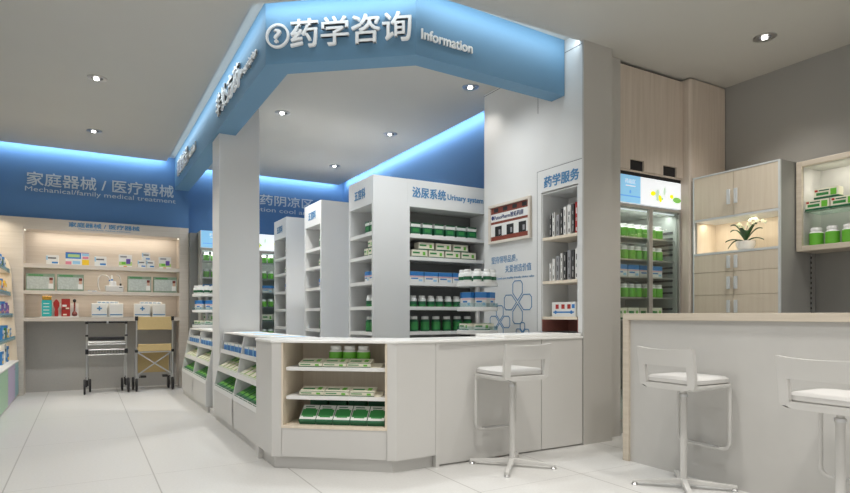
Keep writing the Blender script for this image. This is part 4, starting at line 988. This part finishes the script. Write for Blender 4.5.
# ================================================================== FRIDGES
def fridge(x0, x1, yf, zt, zb, depth, label, levels, doors, where, prods, header_h=0.26, zfloor=0.0, headerlit=1):
    t = thing('display_fridge', label, 'fridge', ((x0+x1)/2, yf+depth/2, zfloor))
    y0, y1 = yf, yf+depth; g = 0.03; zh = zt-header_h
    m = MB(); m.box(x0, x0+g, y0+0.03, y1, 0.1, zt); m.box(x1-g, x1, y0+0.03, y1, 0.1, zt); m.box(x0+g, x1-g, y1-g, y1, 0.1, zt); m.box(x0+g, x1-g, y0+0.03, y1-g, zh-0.04, zt); m.box(x0+g, x1-g, y0+0.03, y1-g, 0.1, 0.3); m.box(x0, x1, y0+0.05, y1, 0, 0.1)
    obj('body', m, M['fridgewhite'], t)
    hd = obj('header_panel', MB().box(x0+0.005, x1-0.005, y0, y0+0.03, zh+0.005, zt), M['signwhite'], t)
    W = x1-x0-0.01; H = header_h-0.005; X0 = x0+0.005; Z0 = zh+0.005
    m = MB().box(X0, X0+W*0.33, y0-0.001, y0, Z0, zt); m_ = obj('header_blue_field', m, M['signblue'], hd)
    m = MB(); text(m, '药品区', (X0+W*0.09, y0-0.0015, Z0+H*0.70), XR, ZU, -YR, W*0.16, H*0.16, 0.0006, 0.01); m.box(X0+W*.10, X0+W*.25, y0-0.0015, y0-0.001, Z0+H*0.60, Z0+H*0.63)
    obj('header_lettering', m, M['signwhite'], hd)
    m = MB(); m.box(X0+W*0.02, X0+W*0.33, y0-0.0015, y0-0.001, Z0+H*0.22, Z0+H*0.26); disc2d(m, (X0+W*0.17, y0-0.001, Z0+H*0.4), XR, ZU, -YR, 0.012, 0.016, 0.0006); obj('header_mark', m, M['signblue2'], hd)
    def caps(mn, lst):
        mm = MB()
        for (a, b_, rx, rz_, ro) in lst: disc2d(mm, (X0+W*a, y0-0.001-0.0004*(rx > 0.03), Z0+H*b_), XR, ZU, -YR, rx, rz_, 0.0006, R(ro), mi=0)
        return obj('printed_capsules', mm, M[mn], hd)
    k = header_h/0.26
    caps('signpale', [(0.60, 0.48, 0.045*k, 0.026*k, 70), (0.72, 0.60, 0.04*k, 0.017*k, 85), (0.63, 0.30, 0.05*k, 0.02*k, 20)])
    caps('signgreen', [(0.66, 0.34, 0.030*k, 0.018*k, -30), (0.93, 0.33, 0.06*k, 0.028*k, 0)])
    m2 = MB()
    for (a, b_, rx, rz_, ro) in [(0.53, 0.46, 0.035*k, 0.022*k, 10), (0.645, 0.30, 0.036*k, 0.02*k, -70), (0.84, 0.44, 0.026*k, 0.02*k, 0)]:
        disc2d(m2, (X0+W*a, y0-0.002, Z0+H*b_), XR, ZU, -YR, rx, rz_, 0.0006, R(ro))
    obj('printed_capsules', m2, M['signyellow'], hd)
    # doors
    n = doors; dw = (x1-x0)/n
    for i in range(n):
        a, b_ = x0+i*dw+0.002, x0+(i+1)*dw-0.002; f = 0.022
        fr = MB(); zz0, zz1 = 0.12, zh-0.01
        fr.box(a, b_, y0, y0+0.028, zz0, zz0+f); fr.box(a, b_, y0, y0+0.028, zz1-f, zz1); fr.box(a, a+f, y0, y0+0.028, zz0+f, zz1-f); fr.box(b_-f, b_, y0, y0+0.028, zz0+f, zz1-f)
        d = obj('door', fr, M['fridgeframe'], t, bevel=0.002)
        obj('glass_pane', MB().box(a+f, b_-f, y0+0.012, y0+0.016, zz0+f, zz1-f), M['pglass'], d)
    ysh = y0+0.05; yb = min(y1-g, ysh+0.36)
    for z in levels:
        m = MB(); m.box(x0+g+0.003, x1-g-0.003, ysh, ysh+0.006, z-0.014, z); m.box(x0+g+0.003, x1-g-0.003, yb-0.006, yb, z-0.008, z)
        xx = x0+g+0.01
        while xx < x1-g-0.01: m.box(xx, xx+0.004, ysh+0.006, yb-0.006, z-0.004, z); xx += 0.02
        m.box(x0+g+0.003, x1-g-0.003, ysh+0.04, ysh+0.30, z-0.003, z-0.001)
        obj('wire_shelf', m, M['metal'], t)
    area('fridge_lamp', ((x0+x1)/2, y0+0.10, zh-0.05), x1-x0-0.12, 0.05, 3.2*(x1-x0), (0.97, 1, 0.95), (0, 0.45, -1))
    lx = obj('lamp_tube', MB().box(x0+0.05, x1-0.05, y0+0.04, y0+0.055, zh-0.053, zh-0.043), M['lampglow'] if False else M['signwhite'], t)
    nl = len(levels)
    for li, (z, pr) in enumerate(zip(levels, prods)):
        kind, cnt, sp, start = pr; lvl = ['top', 'second', 'third', 'fourth', 'fifth', 'sixth'][li]
        for i in range(cnt):
            x = x0 + start + i*sp
            if x > x1-0.08: break
            if kind in BOT:
                bottle(kind, x, ysh+0.07, z, 'green bottle, %s on %s shelf of %s' % (nth(i, cnt), lvl, where), 'bottles in %s' % where, 0.88)
            else:
                carton(kind, sp*0.92, 0.08, 0.11, x, ysh+0.07, z, '%s box, %s on %s shelf of %s' % ('blue and white' if kind == 'bluepack' else 'cream and green', nth(i, cnt), lvl, where), 'boxes in %s' % where)
    return t
fridge(4.235, 5.115, 3.79, 2.398, 0, 0.70, 'glass fronted medicine fridge with backlit capsule header below the oak overhead cabinet', [1.84, 1.63, 1.465, 1.27, 1.06], 2, 'the oak wall fridge',
       [('lime', 7, 0.098, 0.10), ('lime', 7, 0.098, 0.10), ('bluepack', 4, 0.165, 0.13), ('lime', 7, 0.098, 0.10), ('flatcream', 4, 0.165, 0.13)])
fr_ = [o for o in S.objects if o.name == 'display_fridge'][0]
for z in (1.10, 1.16, 1.32, 1.38, 1.44, 1.52, 1.57, 1.70, 1.75, 1.80, 1.86, 1.92):
    m = MB(); m.box(5.074, 5.082, 3.86, 4.40, z-0.010, z+0.010); m.box(4.93, 5.074, 4.385, 4.395, z-0.004, z+0.004); obj('side_rail', m, M['darkgrey'], fr_)
fridge(1.52, 2.87, 9.40, 2.38, 0, 0.64, 'wide glass fronted fridge with backlit header at back wall behind the column', [1.93, 1.68, 1.46, 1.23, 1.0, 0.75], 3, 'the back wall fridge',
       [('lime', 11, 0.11, 0.10), ('lime', 11, 0.11, 0.10), ('bluepack', 7, 0.18, 0.13), ('lime', 11, 0.11, 0.10), ('flatcream', 7, 0.18, 0.13), ('lime', 11, 0.11, 0.10)])
# grey filler between oak cabinet and fridge
tag(obj('filler_panel', MB().box(1.40, 1.515, 9.62, 10.04, 0, 2.36), M['gondola_in'], origin=(1.46, 9.8, 0)), 'dark grey filler panel between oak cabinet and back wall fridge', 'panel')

# ================================================================== OAK WALL: overhead cabinet, column
t = thing('overhead_cabinet', 'tall oak overhead cabinet with two black cut out grips above the medicine fridge', 'cabinet', (4.67, 3.95, 2.43))
obj('body', MB().box(4.235, 5.12, 3.81, 4.5, 2.43, 3.42), M['oak'], t)
dr = MB(); x0, x1, y0, y1 = 4.235, 5.12, 3.775, 3.80; h0, h1 = 2.46, 2.545
g1, g2, g3, g4 = 4.37, 4.56, 4.83, 5.03
dr.box(x0, x1, y0, y1, h1, 3.40); dr.box(x0, g1, y0, y1, 2.45, h1); dr.box(g2, g3, y0, y1, 2.45, h1); dr.box(g4, x1, y0, y1, 2.45, h1)
obj('door_panel', dr, M['oak'], t)
for ga, gb in ((g1, g2), (g3, g4)): obj('cutout_grip', MB().box(ga, gb, 3.795, 3.809, 2.452, h1-0.001), M['black'], t)
obj('lower_rail', MB().box(4.235, 5.12, 3.785, 3.80, 2.434, 2.449), M['oak'], t)
obj('shadow_gap', MB().box(4.235, 5.12, 3.80, 3.81, 2.401, 3.42), M['black'], t)  # black sheet stands in for shade in the gap above the fridge
tag(obj('wood_column', MB().box(5.12, 5.695, 3.69, 4.5, 0, 3.425), M['oak'], origin=(5.4, 3.9, 0), bevel=0.03, seg=4), 'full height oak boxed column with rounded edge right of the fridge', 'column')

# ================================================================== RIGHT WALL CABINET
t = thing('tall_cabinet', 'tall pale oak cabinet with doors, drawers and lit niche, grey trim, on right wall', 'cabinet', (5.4, 3.25, 0))
CX = 5.13; ya, yb = 2.84, 3.67; ysp = 3.255
m = MB(); m.box(CX+0.02, 5.69, ya, ya+0.02, 0, 2.43); m.box(CX+0.02, 5.69, yb-0.02, yb, 0, 2.43); m.box(5.66, 5.69, ya+0.02, yb-0.02, 0, 2.43)
obj('side_panels', m, M['greywall'], t)
m = MB(); m.box(CX+0.02, 5.66, ya+0.02, yb-0.02, 2.01, 2.43); m.box(CX+0.02, 5.66, ya+0.02, yb-0.02, 0, 1.67)
obj('carcass', m, M['oaklight'], t)
m = MB(); m.box(CX+0.03, 5.66, yb-0.025, yb-0.02, 1.68, 2.0); m.box(CX+0.03, 5.66, ya+0.02, ya+0.025, 1.68, 2.0); m.box(5.45, 5.46, ya+0.025, yb-0.025, 1.68, 2.0)
obj('niche_lining', m, M['oaklight'], t)
m = MB(); tr = 0.014
m.box(CX-0.002, CX+0.02, ya, ya+tr, 0, 2.43); m.box(CX-0.002, CX+0.02, yb-tr, yb, 0, 2.43); m.box(CX-0.002, CX+0.02, ya+tr, yb-tr, 2.43-tr, 2.43)
m.box(CX-0.002, 5.45, ya+tr, yb-tr, 1.995, 2.015); m.box(CX-0.002, 5.45, ya+tr, yb-tr, 1.67, 1.69)
obj('edge_trim', m, M['trimgrey'], t)
def hndl(y, z0, z1, par):
    m = MB(); m.box(CX-0.032, CX-0.018, y-0.016, y+0.016, z0, z1); m.box(CX-0.018, CX, y-0.005, y+0.005, z0+0.01, z0+0.02); m.box(CX-0.018, CX, y-0.005, y+0.005, z1-0.02, z1-0.01)
    return obj('handle', m, M['trimgrey'], par, bevel=0.003)
for a, b_, side in ((ya+tr+0.001, ysp-0.0015, 1), (ysp+0.0015, yb-tr-0.001, -1)):
    d = obj('door', MB().box(CX, CX+0.018, a, b_, 2.018, 2.414), M['oaklight'], t, bevel=0.001)
    hy = ysp - 0.035*side; hndl(hy, 2.115, 2.25, d)
    for z0, z1 in ((1.502, 1.668), (1.288, 1.499), (1.07, 1.285), (0.86, 1.067), (0.10, 0.857)):
        d = obj('drawer', MB().box(CX, CX+0.018, a, b_, z0, z1), M['oaklight'], t, bevel=0.001)
        hndl(hy, (z0+z1)/2-0.055, (z0+z1)/2+0.06, d)
area('niche_lamp', (5.25, 3.28, 1.985), 0.10, 0.7, 1.6, (1, 0.87, 0.68), (0.15, 0.0, -1))
l = bpy.data.lights.new('niche_spot', 'SPOT'); l.energy = 1.3; l.spot_size = R(90); l.spot_blend = 0.6; l.color = (1, .9, .75); l.shadow_soft_size = 0.02
o = bpy.data.objects.new('niche_spot', l); COL.objects.link(o); o.location = (5.28, 3.52, 1.97)
# orchid in its bowl
ox, oy, oz = 5.285, 3.235, 1.692
t = thing('potted_orchid', 'white flowering orchid in a white ceramic bowl in the lit niche', 'plant', (ox, oy, oz))
obj('bowl', MB().lathe([(0, 0), (0.05, 0), (0.062, 0.008), (0.082, 0.055), (0.084, 0.088), (0.078, 0.086), (0.072, 0.075), (0, 0.072)], (ox, oy, oz), 30, closed=False), M['pot'], t, smooth=True)
def leaf(a, L, rise, droop, w):
    m = MB(); n = 8; vs = []; fs = []
    for i in range(n+1):
        s = i/n; r = L*s; z = oz+0.085 + rise*math.sin(s*PI*0.6) - droop*s*s
        ww = w*math.sin(PI*min(1, s*0.92+0.06))**0.6; ca, sa = math.cos(a), math.sin(a)
        c = Vector((ox+r*ca, oy+r*sa, z)); sd = Vector((-sa, ca, 0))*ww/2
        vs += [c-sd, c+Vector((0, 0, -0.006)), c+sd, c+Vector((0, 0, -0.009))]
    for i in range(n):
        for q in range(4): fs.append((4*i+q, 4*i+(q+1) % 4, 4*i+4+(q+1) % 4, 4*i+4+q))
    fs += [(0, 1, 2, 3), (4*n, 4*n+1, 4*n+2, 4*n+3)]
    m.add(vs, fs); obj('leaf', m, M['leaf'], t, smooth=True)
for a, L, ri, dr_, w in ((95, .19, .05, .03, .035), (80, .17, .14, .02, .032), (110, .15, .06, .11, .036), (-85, .16, .05, .04, .034), (-75, .14, .12, .0, .04), (-100, .12, .14, -.02, .04), (180, .11, .12, .0, .045), (140, .13, .16, .0, .032), (215, .13, .11, .02, .036), (20, .12, .10, .02, .034)):
    leaf(R(a), L, ri, dr_, w)
flow = []
for sgn, top, reach in ((-1, 0.20, 0.13), (1, 0.16, 0.08), (-1, 0.17, 0.21)):
    pts = []
    for i in range(10):
        s = i/9; pts.append((ox-0.02*s, oy + sgn*reach*s*s, oz+0.08+top*math.sin(s*PI*0.62)))
    obj('stem', MB().tube(pts, 0.0025, 6), M['stem'], t, smooth=True)
    for k in (4, 6, 7, 8, 9)[:5 if sgn < 0 else 4]: flow.append((pts[k], sgn, k))
for (p, sgn, k) in flow[:14]:
    m = MB(); c = Vector(p) + Vector((-0.012, 0.006*((k*3) % 4-1.5), 0.005*((k*5) % 3)))
    for q in range(5):
        a = R(90 + q*72 + k*11); dv_ = Vector((0, math.cos(a), math.sin(a)))
        cc_ = c + dv_*0.011; sd = Vector((0, -math.sin(a), math.cos(a)))
        m.add([c, cc_+sd*0.008+Vector((-.003, 0, 0)), c+dv_*0.021, cc_-sd*0.008+Vector((-.003, 0, 0)), c+Vector((.003, 0, 0)), c+dv_*0.019+Vector((.003, 0, 0))], [(0, 1, 2, 3), (4, 5, 1, 0), (4, 5, 3, 0), (5, 2, 1), (5, 2, 3)])
    m.sphere(tuple(c+Vector((-0.005, 0, 0))), 0.004, seg=6, rings=4, mi=1)
    obj('flower', m, [M['petal'], M['lgreen']], t)

# wall display box
t = thing('display_box', 'pale oak framed display box with glass shelf, lit inside, on the right wall', 'display cabinet', (5.5, 2.3, 1.65))
DX, d0, d1, z0, z1 = 5.36, 1.45, 2.83, 1.65, 2.425
f = 0.045; m = MB()
m.box(DX, 5.69, d1-0.045, d1, z0, z1); m.box(DX, 5.69, d0, d0+f, z0, z1); m.box(DX, 5.69, d0+f, d1-f, z0, z0+f); m.box(DX, 5.69, d0+f, d1-f, z1-f, z1)
obj('frame', m, M['oakx'], t, bevel=0.003)
m = MB(); m.box(5.66, 5.69, d0+f, d1-f, z0+f, z1-f); m.box(DX+0.03, 5.66, d1-f-0.004, d1-f-0.0005, z0+f, z1-f); m.box(DX+0.03, 5.66, d0+f, d1-f-0.004, z1-f-0.004, z1-f-0.0005)
obj('lining', m, M['white'], t)
obj('glass_shelf', MB().box(DX+0.03, 5.655, d0+f+0.005, d1-f-0.006, 1.985, 1.995), M['frost'], t)
area('display_lamp', (5.45, 2.1, z1-f-0.012), 0.06, 1.2, 3.2, (1, 0.95, 0.84), (0.35, 0.0, -1))
l = bpy.data.lights.new('display_spot', 'SPOT'); l.energy = 2; l.spot_size = R(80); l.spot_blend = 0.6; l.color = (1, .95, .84); l.shadow_soft_size = 0.02
o = bpy.data.objects.new('display_spot', l); COL.objects.link(o); o.location = (5.46, 2.68, z1-f-0.02)
for i in range(4):
    carton('herbal', 0.19, 0.08, 0.088, 5.45, 2.685-i*0.20, 1.9955, 'green herbal box, %s of lower row on the glass shelf' % nth(i, 4), 'herbal boxes on the glass shelf', rz=-PI/2)
for i in range(2):
    carton('herbal', 0.19, 0.08, 0.088, 5.45, 2.615-i*0.30, 2.0845, 'green herbal box, %s of the two stacked uppermost on glass shelf' % ('left', 'right')[i], 'herbal boxes on the glass shelf', rz=-PI/2)
for i in range(6):
    bottle('lime', 5.45, 2.71-i*0.127, z0+f, 'green bottle, %s on the floor of the lit wall display box' % nth(i, 6), 'green bottles in the wall display box', 1.05)
m = MB().box(5.60, 5.62, 2.832, 2.838, 0.95, 1.64, 0)
zz = 0.97
while zz < 1.62: m.box(5.598, 5.612, 2.829, 2.832, zz, zz+0.02, 1); zz += 0.045
tag(obj('slotted_rail', m, [M['metal'], M['black']], origin=(5.6, 2.83, 0.95)), 'slotted metal shelving rail below the wall display box', 'rail')

# ================================================================== BAR
t = thing('bar_counter', 'long bar counter with oak waterfall top and grey white front panel', 'bar counter', (3.85, 1.8, 0))
BX = 3.54
m = MB(); m.box(BX, 4.25, -0.6, 3.13, 1.062, 1.112); m.box(BX, 4.25, 3.075, 3.13, 0, 1.062); obj('oak_top_and_end', m, M['oakx'], t, bevel=0.002)
obj('front_panel', MB().box(BX+0.022, BX+0.05, -0.6, 3.075, 0, 1.062), M['barfront'], t)
obj('back_shelves', MB().box(BX+0.05, 4.2, -0.6, 3.075, 0.0, 0.8), M['white'], t)

# ================================================================== STOOLS
def make_stool():
    t = thing('bar_stool', 'white bar stool', 'stool', (0, 0, 0))
    # seat faces +y; pole at origin
    m = MB(); n = 26; vs = []; 
    def outline(w, d, r, cy=0.0):
        pts = []
        for sx, sy, a0 in ((1, 1, 0), (-1, 1, 90), (-1, -1, 180), (1, -1, 270)):
            for k in range(5):
                a = R(a0+90*k/4); pts.append((sx*(w/2-r)+r*math.cos(a), cy+sy*(d/2-r)+r*math.sin(a)))
        return pts
    def layers(ls, mi=0):
        mm = MB(); vs = []; fs = []
        for (w, d, r, cy, z) in ls: vs += [(x, y, z) for x, y in outline(w, d, r, cy)]
        k = 20
        for i in range(len(ls)-1):
            for j in range(k): fs.append((i*k+j, i*k+(j+1) % k, (i+1)*k+(j+1) % k, (i+1)*k+j))
        fs.append(list(range(k))[::-1]); fs.append([(len(ls)-1)*k+j for j in range(k)])
        return mm.add(vs, fs, mi)
    m = layers([(0.28, 0.24, 0.05, 0.02, 0.632), (0.36, 0.34, 0.05, 0.02, 0.637), (0.395, 0.38, 0.05, 0.025, 0.650), (0.40, 0.39, 0.05, 0.025, 0.664), (0.395, 0.385, 0.05, 0.025, 0.672)])
    obj('seat_shell', m, M['stool'], t, smooth=True)
    m = layers([(0.365, 0.36, 0.06, 0.035, 0.6725), (0.385, 0.375, 0.06, 0.035, 0.681), (0.38, 0.37, 0.06, 0.035, 0.703), (0.35, 0.34, 0.06, 0.035, 0.714), (0.22, 0.22, 0.06, 0.035, 0.718)])
    obj('seat_cushion', m, M['cushion'], t, smooth=True)
    # backrest: ring of solid material with a slot between it and the seat
    m = MB(); nx = 16
    us = [-1+2*i/nx for i in range(nx+1)]
    zs = [0.638, 0.650, 0.668, 0.73, 0.786, 0.81, 0.85, 0.892]
    def pt(u, z, back):
        hw = 0.203
        x = u*hw*(1.0 - 0.015*(0.9-z)/0.2) * (0.88 if z < 0.645 else (0.95 if z < 0.66 else 1))
        s = (z-0.64)/0.25
        y = -0.165 - 0.028*s*s - 0.022*(1-u*u)*s + 0.010
        zz = z + (0.012*(u*u-0.4) if z > 0.88 else 0) 
        if z < 0.65: zz = z + 0.016*(abs(u)**8)
        return Vector((x, y - (0.016 if back else -0.012), zz))
    nz = len(zs)
    for back in (0, 1):
        for i in range(nx+1):
            for j in range(nz): m.v.append(tuple(pt(us[i], zs[j], back)))
    def idx(i, j, b): return b*(nx+1)*nz + i*nz + j
    def solid(i, j):
        if i < 0 or j < 0 or i >= nx or j >= nz-1: return False
        return not (2 <= i < nx-2 and zs[j] > 0.667 and zs[j+1] < 0.787)
    for i in range(nx):
        for j in range(nz-1):
            if not solid(i, j): continue
            m.f.append([idx(i, j, 0), idx(i+1, j, 0), idx(i+1, j+1, 0), idx(i, j+1, 0)]); m.m.append(0)
            m.f.append([idx(i, j, 1), idx(i, j+1, 1), idx(i+1, j+1, 1), idx(i+1, j, 1)]); m.m.append(0)
            for (di, dj, a, b_) in ((-1, 0, (i, j), (i, j+1)), (1, 0, (i+1, j), (i+1, j+1)), (0, -1, (i, j), (i+1, j)), (0, 1, (i, j+1), (i+1, j+1))):
                if not solid(i+di, j+dj):
                    m.f.append([idx(*a, 0), idx(*b_, 0), idx(*b_, 1), idx(*a, 1)]); m.m.append(0)
    obj('backrest', m, M['stool'], t, smooth=True, bevel=0.007, seg=3)
    obj('pole', MB().lathe([(0, 0.045), (0.021, 0.045), (0.021, 0.60), (0.017, 0.602), (0.017, 0.618), (0.03, 0.62), (0.045, 0.633), (0, 0.633)], seg=24, closed=False), M['stool'], t, smooth=True)
    obj('collar', MB().lathe([(0.0215, 0.58), (0.026, 0.58), (0.026, 0.597), (0.0215, 0.597)], seg=24, closed=False), M['metal'], t, smooth=True)
    for k in range(4):
        a = R(45+90*k); mm = MB()
        mm.add([(0.0, -0.019, 0.028), (0.0, 0.019, 0.028), (0.31, 0.016, 0.018), (0.31, -0.016, 0.018), (0.0, -0.017, 0.062), (0.0, 0.017, 0.062), (0.31, 0.013, 0.036), (0.31, -0.013, 0.036)],
               [(0, 1, 2, 3), (4, 7, 6, 5), (0, 4, 5, 1), (1, 5, 6, 2), (2, 6, 7, 3), (3, 7, 4, 0)])
        mm.xf(Matrix.Rotation(a, 4, 'Z'))
        lg = obj('base_arm', mm, M['stool'], t, bevel=0.003)
        ft = MB().lathe([(0, 0), (0.02, 0), (0.021, 0.004), (0.012, 0.018), (0, 0.018)], (0.295*math.cos(a), 0.295*math.sin(a), 0), 16, closed=False)
        obj('foot_glide', ft, M['metal'], lg, smooth=True)
    # footrest loop
    hw, yy, zt, zb, r = 0.185, 0.195, 0.655, 0.25, 0.05
    pts = [(-hw, yy-0.03, zt), (-hw, yy, zt-0.02)]
    pts += [(-hw, yy, z) for z in (0.6, 0.5, 0.4)]
    for k in range(6): a = R(180+90*k/5); pts.append((-hw+r+r*math.cos(a), yy, zb+r+r*math.sin(a)))
    for k in range(6): a = R(270+90*k/5); pts.append((hw-r+r*math.cos(a), yy, zb+r+r*math.sin(a)))
    pts += [(hw, yy, z) for z in (0.4, 0.5, 0.6)] + [(hw, yy, zt-0.02), (hw, yy-0.03, zt)]
    obj('footrest', MB().tube(pts, 0.0115, 12), M['stool'], t, smooth=True)
    obj('footrest_pad', MB().box(-0.12, 0.12, yy-0.012, yy+0.012, zb+0.010, zb+0.016), M['metal'], t, bevel=0.002)
    return t
proto = make_stool()
sp = [(2.695, 3.40, 0, 'white bar stool with slotted backrest in front of the straight white counter'),
      (3.305, 2.43, -90, 'white bar stool at the oak topped bar, whole back visible, left of the two there'),
      (3.185, 1.475, -90, 'white bar stool at the oak topped bar, cut by the right edge of the picture')]
for i, (x, y, rz, lb) in enumerate(sp):
    s = proto if i == 0 else copy_tree(proto)
    s.location = (x, y, 0); s.rotation_euler = (0, 0, R(rz)); s['label'] = lb; s['group'] = 'white bar stools'

# ================================================================== WORLD + CAMERA
w = bpy.data.worlds.new('daylight'); S.world = w; w.use_nodes = True
w.node_tree.nodes['Background'].inputs['Color'].default_value = (1.0, 0.985, 0.96, 1)
w.node_tree.nodes['Background'].inputs['Strength'].default_value = 0.55
cam = bpy.data.cameras.new('camera'); co = bpy.data.objects.new('camera', cam); COL.objects.link(co)
cam.sensor_width = 36; cam.lens = 590/850*36; cam.shift_y = 68.5/850; cam.clip_start = 0.05
co.location = (0, 0, 1.1); co.rotation_euler = (PI/2, 0, R(-30))
S.camera = co
S.view_settings.view_transform = 'Standard'; S.view_settings.look = 'None'; S.view_settings.gamma = 1; S.view_settings.use_curve_mapping = False
S.view_settings.exposure = 0.0
